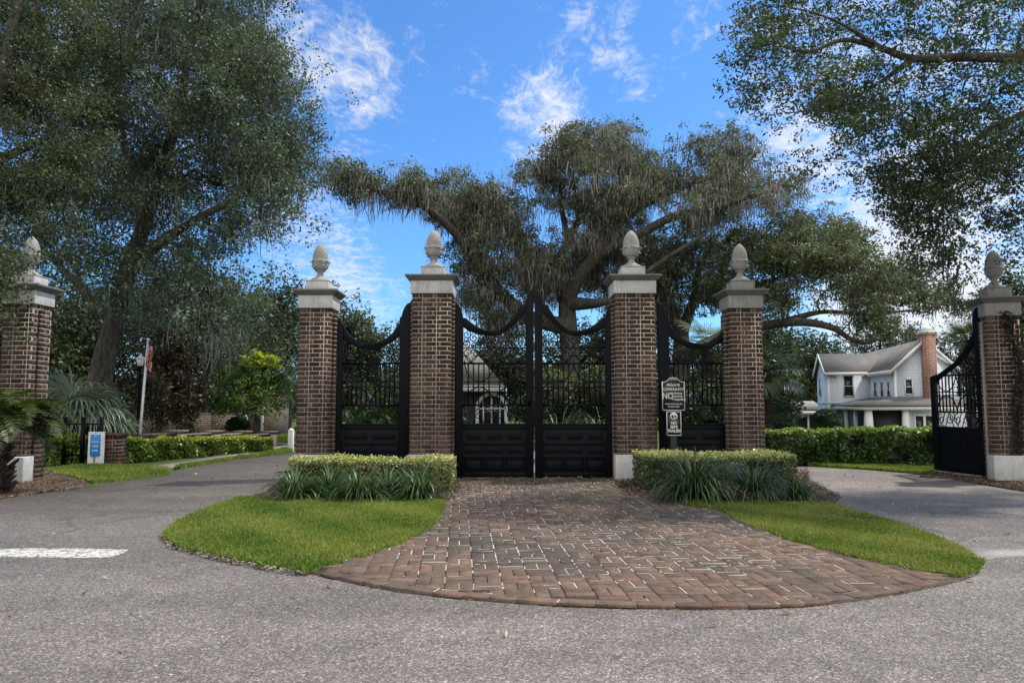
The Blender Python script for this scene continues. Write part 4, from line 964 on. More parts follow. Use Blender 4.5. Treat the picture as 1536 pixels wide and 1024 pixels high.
# ---------------------------------------------------------------- palms
def frond_set(mb, c, n, L, rng, el=(5, 75), leaflets=34, lw=.016, ll=.30, cols=((.02, .045, .012), (.05, .09, .02)), arch=1.0, az=(0, 2*math.pi)):
    for i in range(n):
        a = rng.uniform(*az); e = R(rng.uniform(*el)); Lf = L*rng.uniform(.75, 1.1); K = 12; p = np.array(c, float)+np.array([math.cos(a), math.sin(a), 0])*.06; P = [p.copy()]; e2 = e
        for k in range(K):
            p = p+np.array([math.cos(a)*math.cos(e2), math.sin(a)*math.cos(e2), math.sin(e2)])*Lf/K; e2 -= R(arch*(3+k*1.1)); P.append(p.copy())
        P = np.array(P); mb.tube(P, np.linspace(.012, .003, K+1), 4, cols[0])
        cum = np.linspace(.12, 1, leaflets); idx = cum*K; i0 = np.minimum(idx.astype(int), K-1); f = (idx-i0)[:, None]; B = P[i0]*(1-f)+P[i0+1]*f; T = unit(P[i0+1]-P[i0])
        sdv = np.array([-math.sin(a), math.cos(a), 0])
        upv = np.cross(sdv, T); 
        for s in (-1, 1):
            d = unit(T*.55+s*sdv*.8+upv*.28*np.sign(upv[:, 2:]+1e-6)+rng.normal(size=B.shape)*.05); l = ll*(np.sin(np.pi*np.clip(cum*.88+.10, 0, 1))**.6)[:, None]*rng.uniform(.85, 1.1, (len(B), 1))
            wv = unit(np.cross(d, upv))*lw*.5; mid = B+d*l*.5+np.array([0, 0, .015]); tip = B+d*l-np.array([0, 0, .05])*l
            V = np.stack([B-wv*.7, B+wv*.7, mid+wv, tip, mid-wv], 1).reshape(-1, 3); k = rng.uniform(0, 1, (len(B), 1)); cc = (np.array(cols[0])*(1-k)+np.array(cols[1])*k)*rng.uniform(.75, 1.25, (len(B), 1)); mb.addq(V, np.arange(len(V)).reshape(-1, 5), cc)
def fan_leaves(mb, c, n, petiole, blade, rng, el=(-10, 70), segs=26, w=.028, cols=((.07, .10, .06), (.13, .16, .10)), droop=1.0):
    for i in range(n):
        a = rng.uniform(0, 2*math.pi); e = R(rng.uniform(*el)); d = np.array([math.cos(a)*math.cos(e), math.sin(a)*math.cos(e), math.sin(e)]); Lp = petiole*rng.uniform(.7, 1.15)
        q = np.linspace(0, 1, 6)[:, None]; P = np.array(c)+d*q*Lp+np.array([0, 0, -.22*Lp])*q*q; mb.tube(P, np.linspace(.016, .009, 6), 4, cols[0])
        h = P[-1]; d2 = unit((P[-1]-P[-2])[None])[0]; sd = np.cross(d2, [0, 0, 1]); sd /= np.linalg.norm(sd)+1e-9; 
        th = np.linspace(-1.75, 1.75, segs)+rng.normal(size=segs)*.03; dirs = d2*np.cos(th)[:, None]+sd*np.sin(th)[:, None]; Ls = blade*(.72+.28*np.cos(th*.8))*rng.uniform(.85, 1.1, segs); rows = []
        p = np.tile(h, (segs, 1)); K = 5; dn = dirs.copy(); wd = unit(np.cross(dirs, np.cross(d2, sd)))
        for k in range(K+1):
            t = k/K; ww = w*(.35+.9*t if t < .5 else .8*(1-t)*2+.03); rows += [p-wd*ww*.5, p+wd*ww*.5]
            dn = unit(dn+np.array([0, 0, -1.])*droop*(.04+.34*t*t*1.6)*rng.uniform(.7, 1.3, (segs, 1))); p = p+dn*(Ls/K)[:, None]
        V = np.stack(rows, 1).reshape(-1, 3); b = np.arange(segs)[:, None]*2*(K+1); Fq = np.concatenate([b+np.array([[2*k, 2*k+1, 2*k+3, 2*k+2]]) for k in range(K)], 0)
        k = rng.uniform(0, 1, (segs, 1)); cc = (np.array(cols[0])*(1-k)+np.array(cols[1])*k)*rng.uniform(.75, 1.2)*rng.uniform(.85, 1.15, (segs, 1)); mb.addq(V, Fq, np.concatenate([cc]*K, 0))
def stub_trunk(root, base, h, r, rng, col=(.045, .035, .028), name='trunk'):
    mb = MB(); n = 22; prof = [(r*(1.05-.25*t)*(1+.10*math.sin(t*40)), h*t) for t in np.linspace(0, 1, n)]; mb.lathe(prof, 16, (0, 0, 0), col)
    m = int(140*h/r*.2)+60
    for i in range(m):
        a = rng.uniform(0, 6.283); z = rng.uniform(.03, .98)*h; rr = r*(1.0-.2*z/h); l = rng.uniform(.05, .11)*r/.2; d = np.array([math.cos(a), math.sin(a), .9]); p = np.array([rr*math.cos(a), rr*math.sin(a), z]); mb.tube([p, p+d*l], [.022*r/.2, .012*r/.2], 4, tuple(np.array(col)*rng.uniform(.6, 1.5)))
    return mb.build(name, M['litter'], root)
def palm(name, label, x, y, z, h, r, seed, kind, group=None, **kw):
    rng = np.random.default_rng(seed); root = empty(name, (x, y, z), label, 'palm', group); stub_trunk(root, None, h, r, rng)
    mb = MB((0, 0, 0))
    if kind == 'sago': frond_set(mb, (0, 0, h), kw.get('n', 46), kw.get('L', 1.1), rng, el=kw.get('el', (-8, 75)), cols=kw.get('cols', ((.018, .042, .012), (.05, .085, .02))), ll=kw.get('ll', .22))
    else: fan_leaves(mb, (0, 0, h), kw.get('n', 26), kw.get('pet', .8), kw.get('blade', .9), rng, el=kw.get('el', (-20, 75)), droop=kw.get('droop', 1.0), cols=kw.get('cols', ((.06, .09, .05), (.12, .155, .09))), w=kw.get('w', .03))
    mb.build('crown', M['gloss'], root); return root
x, y = G(-18, 742); palm('sago_palm', 'dark-trunked sago palm at the far left edge in front of the brick pier', x, y, 0, .95, .23, 101, 'sago', n=44, L=.98, cols=((.03, .055, .014), (.075, .10, .028)), ll=.24, el=(-5, 60))
palm('fan_palm', 'bushy fan palm with long drooping grey-green leaves behind the blue sign', X(112, 600, 16.5), 16.5, 0, .95, .12, 102, 'fan', n=40, pet=.65, blade=.95, droop=2.0, w=.062, el=(5, 80), cols=((.12, .165, .11), (.30, .355, .26)))
palm('fan_palm', 'second fan palm with drooping leaves just left of the flagpole', X(158, 612, 17.2), 17.2, 0, .45, .10, 112, 'fan', n=16, pet=.5, blade=.75, droop=2.0, w=.06, cols=((.12, .165, .11), (.30, .355, .26)))
palm('cabbage_palm', 'fan palm rising just right of the signs pier', X(1148, 520, 17.5), 17.5, -.1, 2.1, .12, 103, 'fan', n=24, pet=.55, blade=.6, droop=.9, cols=((.03, .055, .028), (.07, .10, .05)))
palm('cabbage_palm', 'pale fan palm showing above the right side panel', X(1060, 500, 22), 22, -.4, 3.4, .15, 104, 'fan', n=24, pet=.7, blade=.8, droop=.6, cols=((.08, .11, .06), (.17, .20, .11)))
palm('cabbage_palm', 'fan palm beside the brick chimney above the open gate', X(1452, 505, 26), 26, -1.0, 4.4, .16, 105, 'fan', n=26, pet=.6, blade=.7, droop=.6)
for k, (px, Y, L) in enumerate(((532, 16.6, 1.0), (582, 17.4, .9))):
    palm('sago_palm', ['sago palm seen through the left half of the left side panel', 'sago palm seen through the right half of the left side panel'][k], X(px, 620, Y), Y, 0, .55, .18, 106+k, 'sago', group='sago palms behind the left side panel', n=34, L=L, el=(0, 80), cols=((.02, .045, .014), (.05, .085, .025)))
for k, (px, Y) in enumerate(((838, 16.2), (872, 16.0), (905, 16.6))):
    strap_clump('iris_clump', ['strappy plant low behind the right gate leaf, near the meeting stile', 'strappy plant low behind the middle of the right gate leaf', 'strappy plant low behind the hinge side of the right gate leaf'][k], X(px, 630, Y), Y, 150, 1.5, 120+k, w=.03, cols=((.03, .07, .02), (.07, .13, .04)), group='strappy plants behind the right gate leaf', z0=0)
# ================================================================== LEFT VERGE: wall, fence, flag, lamp
def brick_wall(name, label, x0, y0, x1, y1, z0, z1, t, mat, cat='wall', group=None, coping=True, piers=()):
    L = math.hypot(x1-x0, y1-y0); root = empty(name, (x0, y0, z0), label, cat, group, math.atan2(y1-y0, x1-x0))
    mb = MB(); mb.box(0, L, 0, t, 0, z1-z0); mb.build('wall_body', M[mat], root)
    if coping: mb = MB(); mb.box(-.01, L+.01, -.03, t+.03, z1-z0, z1-z0+.05, (.6, .6, .6)); mb.build('coping', M[mat], root)
    for s in piers:
        mb = MB(); mb.box(s-.17, s+.17, -.07, t+.07, 0, z1-z0+.09); mb.box(s-.20, s+.20, -.10, t+.10, z1-z0+.09, z1-z0+.14); mb.build('wall_pier', M[mat], root)
    return root
x0, y0 = G(166, 697); x0 -= .0
mb_rng = np.random.default_rng(55)
r_ = empty('wall_pier', (x0, y0, 0), 'short reddish brick pier at the near end of the low wall', 'brick pier')
mb = MB(); mb.box(-.15, .15, 0, .30, 0, .58); mb.build('mortar_core', M['mortar'], r_)
mb = MB(); brick_block(mb, -.15, .15, 0, .30, 0, .58, mb_rng)
for ch in mb.C: ch[:, 0] *= 1.5
mb.box(-.18, .18, -.03, .33, .58, .64, (.12, .07, .055)); mb.build('brickwork', M['brick'], r_)
r_ = empty('low_wall', (x0+.16, y0+.75, 0), 'low brick garden wall with squat piers behind the long left hedge', 'wall')
wx0, wy0 = x0+.16, y0+.75; wx1, wy1 = X(408, 650, 22.0), 22.0; wl_ = math.hypot(wx1-wx0, wy1-wy0); r_.rotation_euler = (0, 0, math.atan2(wy1-wy0, wx1-wx0))
for k in range(4):
    a, b = wl_*k/4, wl_*(k+1)/4; yq = wy0+(wy1-wy0)*(k+.5)/4; zq = Z(653, yq)
    mb = MB(); mb.box(a+.172, b-.172, 0, .2, -.3, zq); mb.build('wall_body', M['wallbrick'], r_)
    mb = MB(); mb.box(a+.172, b-.172, -.03, .23, zq+.001, zq+.05); mb.build('coping', M['wallbrick'], r_)
    mb = MB(); mb.box(b-.17, b+.17, -.07, .27, -.3, zq+.05); mb.box(b-.20, b+.20, -.10, .30, zq+.051, zq+.10); mb.build('wall_pier', M['wallpale'], r_)
yb = 26; brick_wall('tall_wall', 'tall dark brick wall beneath the magnolia on the left', X(196, 640, yb), yb, X(352, 640, yb), yb+.4, -.3, Z(622, yb), .3, 'wallbrick', piers=(2.9,))
# brick lodge behind the young tree
yb = 27.5; xa, xb = X(366, 640, yb), X(396, 640, yb); r_ = empty('brick_lodge', (xa, yb, -.3), 'small pinkish brick building end with white downpipe behind the young tree', 'building')
mb = MB(); mb.box(0, xb-xa, 0, 3, 0, 2.3); mb.build('wall', M['wallpale'], r_)
mb = MB(); mb.prism([(-.3, 2.305), (xb-xa+.3, 2.305), ((xb-xa)/2, 3.1)], -.2, 3.2); mb.build('roof', M['shingle'], r_)
mb = MB(); mb.box(xb-xa-.10, xb-xa-.02, -.09, -.003, 0, 2.28); mb.build('downpipe', M['white'], r_)
def small_post(px, py0, py1, label, w=.09):
    x, y = G(px, py1); mb = MB((x, y, 0)); h = Z(py0, y, px); mb.box(x-w/2, x+w/2, y, y+w, -.02, h-.05); mb.lathe([(w*.62, h-.05), (w*.62, h-.02), (w*.2, h), (.01, h+.03)], 12, (x, y+w/2, 0)); return tag(mb.build('bollard', M['white'], bevel=.006), label, 'bollard')
small_post(435, 643, 676, 'white bollard beside the pavement just left of the left gate pier', .13)
small_post(367, 623, 664, 'thin white marker post in front of the pinkish brick lodge', .10)
# iron fence behind the first hedge
x0f, yf = X(98, 640, 15.2), 15.2; r_ = empty('iron_fence', (x0f, yf, 0), 'short black iron fence under the fan palm beside the blue sign', 'fence'); w = X(152, 640, yf)-x0f
mb = MB(); 
for s in (0, .5, 1): mb.box(w*s-.03, w*s+.03, -.03, .03, 0, .98)
mb.build('post', M['iron'], r_); mb = MB()
for z in (.2, .82): mb.box(.03, w-.03, -.012, .012, z, z+.03)
for k in range(1, 9): 
    if k != 4.5: mb.tube([(w*k/9, 0, .05), (w*k/9, 0, .93)], .009, 5)
mb.build('railing', M['iron'], r_)
# flagpole, flag, lamp post
yp = 17.0; p0 = W(208, 655, yp); p1 = W(222, 511, yp)
r_ = empty('flagpole', (p0[0], yp, 0), 'slim pale flagpole leaning slightly right behind the low wall', 'flagpole')
mb = MB((p0[0], yp, 0)); mb.tube([(p0[0], yp, 0), p1], [.035, .024], 10); mb.build('pole', M['metal'], r_, smooth=True)
mb = MB((p0[0], yp, 0)); mb.lathe([(.005, -.035), (.03, -.02), (.036, 0), (.03, .02), (.005, .035)], 12, (p1[0], yp, p1[2]+.035)); mb.build('finial', M['metal'], r_)
def flag():
    t0 = np.array(p1)*.985+np.array(p0)*.015; t1 = np.array(W(219, 549, yp)); n, m = 14, 16; V = []; F_ = []; C = []
    for j in range(m+1):
        for i in range(n+1):
            u, v = i/n, j/m; b = t0+(t1-t0)*v; wd = .20*(.75+.25*math.sin(v*3)); V.append((b[0]+.03+u*wd*(.75-.2*v)+.012*math.sin(u*11+v*3), b[1]-.05+.05*math.sin(u*9+v*5), b[2]-.10*u-.05*u*u))
    for j in range(m):
        for i in range(n):
            a = j*(n+1)+i; F_.append((a, a+1, a+n+2, a+n+1)); u = i/n+.02; v = j/m
            s = int((u*.9+v*.28)*13) % 2
            C.append((.03, .04, .14) if (v < .34 and u < .35) else ((.40, .035, .035) if s == 0 else (.55, .50, .48)))
    mb = MB(tuple(t1)); mb.addq(np.array(V), np.array(F_), np.array(C)); tag(mb.build('flag', M['cloth'], smooth=True), 'limp red and white striped flag hanging from the flagpole', 'flag')
flag()
yl2 = 17.8; xl = X(210, 560, yl2); r_ = empty('street_lamp', (xl, yl2, 0), 'black lamp post with a white lantern just left of the flag', 'street lamp')
zl = Z(550, yl2); mb = MB(); mb.lathe([(.09, 0), (.09, .12), (.05, .2), (.035, .5), (.03, zl-.05), (.05, zl), (.07, zl+.02)], 12); mb.build('post', M['iron'], r_)
mb = MB(); mb.lathe([(.065, zl+.021), (.10, zl+.15), (.095, zl+.18)], 6); mb.build('lantern', M['white'], r_)
mb = MB(); mb.lathe([(.15, zl+.181), (.12, zl+.21), (.04, zl+.26), (.015, zl+.32)], 6, (0, 0, 0)); mb.build('lamp_cap', M['metal'], r_)

# ================================================================== HOUSE
AL = -R(11.5); HA = (X(1241, 557, 46), 46.0)
ex = np.array([math.cos(AL), math.sin(AL)]); ey = np.array([-math.sin(AL), math.cos(AL)])
def to_local(px, py, plane, val):
    """local coords of a pixel's ray on the vertical house plane lx=val or ly=val"""
    u, h, w = ray(px, py); o = -np.array(HA); d = np.array([u, h]); ol = np.array([o@ex, o@ey]); dl = np.array([d@ex, d@ey])
    t = (val-ol[plane])/dl[plane]; p = ol+dl*t; return p[0], p[1], EYE+w*t
def house():
    root = empty('house', (HA[0], HA[1], 0), 'pale two-storey sided house with grey shingle roof and red brick chimney', 'house', rz=AL)
    gz = -1.6
    jx = to_local(1305, 557, 1, 0)[0]; ze = to_local(1275, 557, 1, 0)[2]
    # right block front plane: y such that K projects to 1341 at x=jx
    best = min(np.linspace(-9, -1, 200), key=lambda v: abs(to_local(1341, 555, 0, jx)[1]-v)); ky = to_local(1341, 555, 0, jx)[1]
    kz = to_local(1341, 553, 0, jx)[2]; ze2 = (ze+kz)/2
    gx1 = to_local(1432, 545, 1, ky)[0]; gxm = (jx+gx1)/2; zr = to_local(1391, 511, 1, ky)[2]; D = 3.2; 
    zrl = ze2+1.15
    wl = MB(); wl.box(0, jx, 0, D, gz, ze2)
    wl.prism([(jx+.001, gz), (gx1, gz), (gx1, ze2), (gxm, zr-.06), (jx+.001, ze2)], ky, 8)
    # left gable triangle
    wl.add([(0, .02, ze2), (0, D-.02, ze2), (0, D/2, zrl-.05), (jx, .02, ze2), (jx, D-.02, ze2), (jx, D/2, zrl-.05)], [(0, 2, 1), (3, 4, 5)])
    wl.build('wall', M['siding'], root)
    rf = MB(); o = .22; th = .10
    def roof_x(y0, y1, x0, x1, ym, zlo, zhi, ov):   # ridge along x
        k = (zhi-zlo)/(ym-y0)
        for s, ye in ((1, y0-ov), (-1, y1+ov)):
            ze_ = zlo-k*ov; a = [(x0, ye, ze_), (x1, ye, ze_), (x1, ym, zhi), (x0, ym, zhi)]
            V = a+[(p[0], p[1], p[2]+th) for p in a]; rf.add(V, [(0, 1, 2, 3), (4, 7, 6, 5), (0, 4, 5, 1), (1, 5, 6, 2), (2, 6, 7, 3), (3, 7, 4, 0)])
    roof_x(0, D, -.2, gxm, D/2, ze2, zrl, o)
    k = (zr-ze2)/(gxm-jx)
    for s, xe in ((1, jx-o), (-1, gx1+o)):
        a = [(xe, ky-.22, ze2-k*o), (xe, 8.3, ze2-k*o), (gxm, 8.3, zr), (gxm, ky-.22, zr)]
        V = a+[(p[0], p[1], p[2]+th) for p in a]; rf.add(V, [(0, 1, 2, 3), (4, 7, 6, 5), (0, 4, 5, 1), (1, 5, 6, 2), (2, 6, 7, 3), (3, 7, 4, 0)])
    roof = rf.build('roof', M['shingle'], root)
    tr = MB()
    # fascias and rake boards
    tr.box(-.21, jx-o, -o-.03, -o-.002, ze2-.21, ze2-.02); 
    tr.box(jx-o-.03, jx-o-.002, ky-.22, -o-.04, ze2-k*o-.10, ze2-k*o+.12)
    for s in (0, 1):
        xe = jx-o if s == 0 else gx1+o; P = [(xe, ze2-k*o-.10), (gxm, zr-.10), (gxm, zr+.13), (xe, ze2-k*o+.12)]; tr.prism(P, ky-.26, ky-.222)
    for ye in (-o, D+o):
        kk = 1.15/(D/2); a = [(-.24, ye, ze2-kk*o-.12), (-.24, D/2, zrl-.12), (-.24, D/2, zrl+.12), (-.24, ye, ze2-kk*o+.11)]; V = a+[(p[0]+.036, p[1], p[2]) for p in a]; tr.add(V, [(0, 1, 2, 3), (4, 7, 6, 5), (0, 4, 5, 1), (1, 5, 6, 2), (2, 6, 7, 3), (3, 7, 4, 0)])
    for (x_, y_) in ((0, 0), (jx, ky)): tr.box(x_-.03, x_+.10, y_-.03, y_+.10, gz, ze2-.02)
    zb_ = to_local(1290, 604, 1, 0)[2]; tr.box(-.02, jx, -.035, -.002, zb_-.08, zb_+.08)
    tr.box(-.035, -.003, .11, D, zb_-.08, zb_+.08)
    tr.build('trim', M['white'], root)
    def window(plane, val, ax0, ax1, z0, z1, mull=1, out=-1):
        """plane 1: front (ly=val) spanning x ; plane 0: side (lx=val) spanning y"""
        t = .06; fr = MB(); gl = MB()
        def bx(m, a0, a1, b0, b1, d0, d1):
            if plane == 1: m.box(a0, a1, val+min(d0*out, d1*out), val+max(d0*out, d1*out), b0, b1)
            else: m.box(val+min(d0*out, d1*out), val+max(d0*out, d1*out), a0, a1, b0, b1)
        for k in range(mull):
            p = ax0+(ax1-ax0)*k/mull; q = ax0+(ax1-ax0)*(k+1)/mull
            bx(fr, p, p+t, z0, z1, .003, .05); bx(fr, q-t, q-.001, z0, z1, .003, .05)
            bx(fr, p+t, q-t, z1-t, z1, .004, .051); bx(fr, p+t, q-t, z0, z0+t, .004, .06); bx(fr, p+t, q-t, (z0+z1)/2-.02, (z0+z1)/2+.02, .004, .045)
            bx(gl, p+t, q-t, z0+t, z1-t, .006, .012)
        bx(fr, ax0-.02, ax1+.02, z1, z1+.05, .003, .06)
        f = fr.build('window', M['white'], root); gl.build('pane', M['glass'], f)
    a = to_local(1264, 563, 1, 0); b = to_local(1281, 595, 1, 0); window(1, 0, a[0], b[0], b[2], a[2])
    for p in (1311, 1321, 1331):
        a = to_local(p, 573, 0, jx); b = to_local(p+5.5, 596, 0, jx); window(0, jx, min(a[1], b[1]), max(a[1], b[1]), b[2], a[2])
    a = to_local(1356, 568, 1, ky); b = to_local(1370, 592, 1, ky); window(1, ky, a[0], b[0], b[2], a[2])
    a = to_local(1229.5, 567, 0, 0); b = to_local(1233.5, 595, 0, 0); window(0, 0, min(a[1], b[1])+.2, max(a[1], b[1])+.2, b[2], a[2])
    # chimney
    cx0, cx1 = to_local(1387, 560, 1, ky-.45)[0], to_local(1406, 560, 1, ky-.45)[0]; zt = to_local(1396, 499, 1, ky-.45)[2]
    ch = MB(); ch.box(cx0, cx1, ky-.45, ky+.35, gz, zt); ch.box(cx0-.05, cx1+.05, ky-.50, ky+.40, zt-.12, zt-.001); c = ch.build('chimney', M['redbrick'], root)
    cp = MB(); cp.box(cx0-.06, cx1+.06, ky-.51, ky+.41, zt, zt+.10); cp.box(cx0+.05, cx1-.05, ky-.40, ky+.30, zt+.10, zt+.30); cp.build('chimney_cap', M['metal'], c)
    # porch
    py_ = ky-2.6; pxl = to_local(1302, 612, 1, py_)[0]; pz = to_local(1350, 610, 1, py_)[2]; pt = to_local(1360, 597, 1, ky)[2]; xr = gx1+2.0
    pr = MB(); e = .3
    A = (pxl-e, py_-e, pz); B = (xr, py_-e, pz); C_ = (xr, ky-.002, pt); Dk = (jx-.002, ky-.002, pt); E = (jx-.002, -.002, pt); Fq = (pxl-e, -.002, pz)
    V = [A, B, C_, Dk, E, Fq]; V2 = [(p[0], p[1], p[2]+.09) for p in V]
    pr.add(V+V2, [(6, 7, 8, 9), (6, 9, 10, 11), (0, 3, 2, 1), (0, 5, 4, 3), (0, 1, 7, 6), (5, 0, 6, 11), (1, 2, 8, 7), (4, 5, 11, 10)]); pr.build('porch_roof', M['shingle'], root)
    tr = MB(); tr.box(pxl-e+.02, xr, py_-e+.02, py_-e+.05, pz-.17, pz-.003); tr.box(pxl-e+.02, pxl-e+.05, py_-e+.05, -.05, pz-.17, pz-.003); tr.box(pxl-e+.05, xr, py_-e+.05, py_+.1, pz-.04, pz-.01); tr.build('porch_fascia', M['white'], root)
    sc = MB(); x2 = to_local(1358, 630, 1, py_)[0]; sc.box(pxl+.06, x2, py_+.06, py_+.08, gz, pz-.04); sc.box(pxl+.06, pxl+.08, py_+.08, -.05, gz, pz-.04); sc.build('porch_screen', M['screen'], root)
    w2 = MB(); w2.box(x2+.001, xr-.1, py_+.06, ky-.01, gz, pz-.041); w2.build('porch_wall', M['siding'], root)
    def column(x_, y_, w0, w1):
        mb = MB(); V = [(x_+sx*w, y_+sy*w, z) for z, w in ((gz, w0), (pz-.042, w1)) for sx, sy in ((-1, -1), (1, -1), (1, 1), (-1, 1))]; mb.add(V, [(3, 2, 1, 0), (4, 5, 6, 7), (0, 1, 5, 4), (1, 2, 6, 5), (2, 3, 7, 6), (3, 0, 4, 7)]); mb.build('porch_column', M['white'], root)
    column(pxl, py_, .26, .15); column(x2, py_, .20, .14)
    for p in (1270, 1284): a = to_local(p, 620, 0, pxl); column(pxl, a[1], .11, .11)
    a = to_local(1371, 622, 1, py_+.06); b = to_local(1402, 640, 1, py_+.06); window(1, py_+.06, a[0], b[0], a[2]-1.3, a[2], 2)
house()
# low neighbour to the left of the house
yn = 52; xa, xb = X(1168, 610, yn), X(1232, 610, yn); r_ = empty('garage', (xa, yn, -1.7), 'low building with grey roof and dark carport left of the white house', 'building'); w = xb-xa; ze = Z(617, yn)+1.7; zr = Z(601, yn)+1.7
mb = MB(); mb.box(.2, w+.2, .3, 5, 0, ze-.25); mb.build('wall', M['darkwall'], r_)
mb = MB(); V = [(-.3, -.3, ze), (w+.5, -.3, ze), (w+.5, 6, ze), (-.3, 6, ze), (1.0, 2.6, zr), (w+.5, 2.6, zr)]; mb.add(V, [(0, 1, 5, 4), (2, 3, 4, 5), (3, 0, 4), (1, 2, 5), (0, 3, 2, 1)]); mb.build('roof', M['shingle2'], r_)
mb = MB(); mb.box(-.3, w+.5, -.34, -.305, ze-.22, ze+.02); mb.build('fascia', M['white'], r_)
for s in (.35, .68, .95): mb = MB(); mb.box(w*s-.06, w*s+.06, -.1, .02, 0, ze-.01); mb.build('porch_post', M['white'], r_)
# guardhouse behind the gate
yg = 28; xa, xb = X(600, 600, yg), X(757, 600, yg); gzz = -.35; r_ = empty('gatehouse', (xa, yg, gzz), 'single-storey gatehouse with arched white window seen through the left gate leaf', 'building'); w = xb-xa; ze = Z(583, yg)-gzz; zr = Z(505, yg)-gzz
mb = MB(); mb.box(.1, w-.35, .4, 6, 0, ze-.02); mb.build('wall', M['darkwall'], r_)
mb = MB(); V = [(-.3, -.2, ze+.1), (w, -.2, ze+.1), (w, 6.6, ze+.1), (-.3, 6.6, ze+.1), (1.6, 3.2, zr), (w-1.6, 3.2, zr)]; mb.add(V, [(0, 1, 5, 4), (1, 2, 5), (2, 3, 4, 5), (3, 0, 4), (0, 3, 2, 1)]); mb.build('roof', M['shingle2'], r_)
mb = MB(); mb.box(-.3, w, -.24, -.203, ze-.10, ze+.13); mb.box(w-.003, w+.035, -.203, 6.6, ze-.10, ze+.13); mb.build('fascia', M['white'], r_)
def arch_window():
    xc = X(737, 610, yg)-xa; hw = (X(762, 610, yg)-X(713, 610, yg))/2; z0 = Z(645, yg)-gzz; zs = Z(613, yg)-gzz; t = .13
    an = np.linspace(0, math.pi, 25); zr_ = Z(588, yg)-gzz-zs
    out = [(xc+hw*math.cos(a), zs+zr_*math.sin(a)) for a in an]; inn = [(xc+(hw-t)*math.cos(a), zs+(zr_-t)*math.sin(a)) for a in an]
    fr = MB()
    for i in range(24): fr.prism([out[i], out[i+1], inn[i+1], inn[i]], .33, .396)
    for s in (-1, 1): fr.box(xc+min(s*hw, s*(hw-t)), xc+max(s*hw, s*(hw-t)), .33, .396, z0, zs-.001)
    for q in (-.34, 0, .34): fr.box(xc+q*hw*1.5-.025, xc+q*hw*1.5+.025, .345, .39, z0, zs+zr_*math.sqrt(1-(q*1.5)**2)-.06)
    fr.box(xc-hw+t, xc+hw-t, .347, .392, zs-.02, zs+.03); fr.box(xc-hw+t, xc+hw-t, .347, .392, z0, z0+.05)
    f = fr.build('window', M['white'], r_); gl = MB(); gl.prism(inn+[(xc-hw+t, z0), (xc+hw-t, z0)], .393, .398); gl.build('pane', M['glass'], f)
arch_window()

# ================================================================== TREES
def wl(L, Y0=None): return [W(p[0], p[1], p[2])+(p[3],) for p in L]
oak = ((.026, .042, .018), (.060, .078, .036)); 
# 1. big moss-hung oak on the left, leaning trunk
rng = np.random.default_rng(201); Yt = 19.0
sk = [wl([(138, 645, Yt, .36), (152, 560, Yt, .29), (172, 480, Yt, .25), (195, 400, Yt-.2, .21), (222, 320, Yt-.3, .17), (236, 270, Yt-.4, .14)]),
      wl([(236, 270, Yt-.4, .17), (262, 190, Yt-.8, .13), (280, 100, Yt-1, .09), (300, 0, Yt-1.4, .07), (310, -110, Yt-1.5, .04)]),
      wl([(222, 320, Yt-.3, .15), (190, 230, Yt+.6, .11), (170, 140, Yt+1, .08), (150, 40, Yt+1, .06), (140, -90, Yt+1.2, .03)]),
      wl([(195, 400, Yt-.2, .15), (260, 350, Yt-1.2, .10), (330, 310, Yt-2, .07), (400, 270, Yt-2.4, .04)]),
      wl([(262, 190, Yt-.8, .09), (330, 150, Yt-.2, .06), (400, 110, Yt, .04), (440, 90, Yt, .025)]),
      wl([(172, 480, Yt, .13), (110, 420, Yt+1.4, .09), (60, 370, Yt+2, .06)])]
T = np.concatenate([targets([(110, -60), (420, -60), (412, 60), (442, 160), (452, 240), (435, 300), (410, 330), (340, 400), (400, 470), (330, 520), (240, 480), (150, 440), (90, 380), (100, 100)], 330, Yt-3.2, Yt+3.2, rng), targets([(60, -40), (400, -40), (435, 180), (425, 300), (300, 330), (60, 300)], 150, Yt-1, Yt+4.5, rng, 5, 16),
                    targets([(300, 60), (405, 40), (445, 170), (455, 240), (425, 320), (320, 330)], 70, Yt-2.6, Yt+1.5, rng), targets([(130, -260), (380, -260), (420, -60), (110, -60)], 60, Yt-3, Yt+3, rng)])
tree('moss_oak', 'huge dark moss-hung oak with a leaning trunk left of the gate', 'tree', sk, T, 202, per=340, spread=(.42, .30), size=.085, asp=.5, cols=((.058, .088, .058), (.12, .152, .105)), moss=dict(n=30, len=.55, frac=.5, wood=.07, w=.011, sp=.22, col=(.155, .162, .145)), tip=.010)
# 2. nearer oak hanging over the far left pier
rng = np.random.default_rng(211); Yt = 13.6
sk = [wl([(-190, 720, Yt, .40), (-170, 540, Yt, .34), (-120, 380, Yt, .27), (-60, 260, Yt, .2), (-10, 160, Yt, .14), (20, 40, Yt, .10), (40, -120, Yt, .05)]),
      wl([(-120, 380, Yt, .15), (-50, 300, Yt+.6, .10), (20, 280, Yt+1, .06), (70, 290, Yt+1, .03)]), wl([(-60, 260, Yt, .12), (20, 230, Yt+.6, .08), (80, 200, Yt+.8, .05), (120, 170, Yt+.8, .025)])]
T = np.concatenate([targets([(-120, -80), (120, -80), (135, 60), (120, 180), (150, 300), (110, 370), (85, 420), (30, 410), (-60, 470), (-160, 400)], 170, Yt-.2, Yt+2.6, rng), targets([(-60, -20), (120, -20), (125, 200), (110, 350), (60, 380), (-60, 330)], 110, Yt+.2, Yt+3, rng, 5, 18), targets([(-60, 300), (12, 330), (16, 380), (-10, 430), (-60, 460)], 14, 10.6, 11.4, rng)])
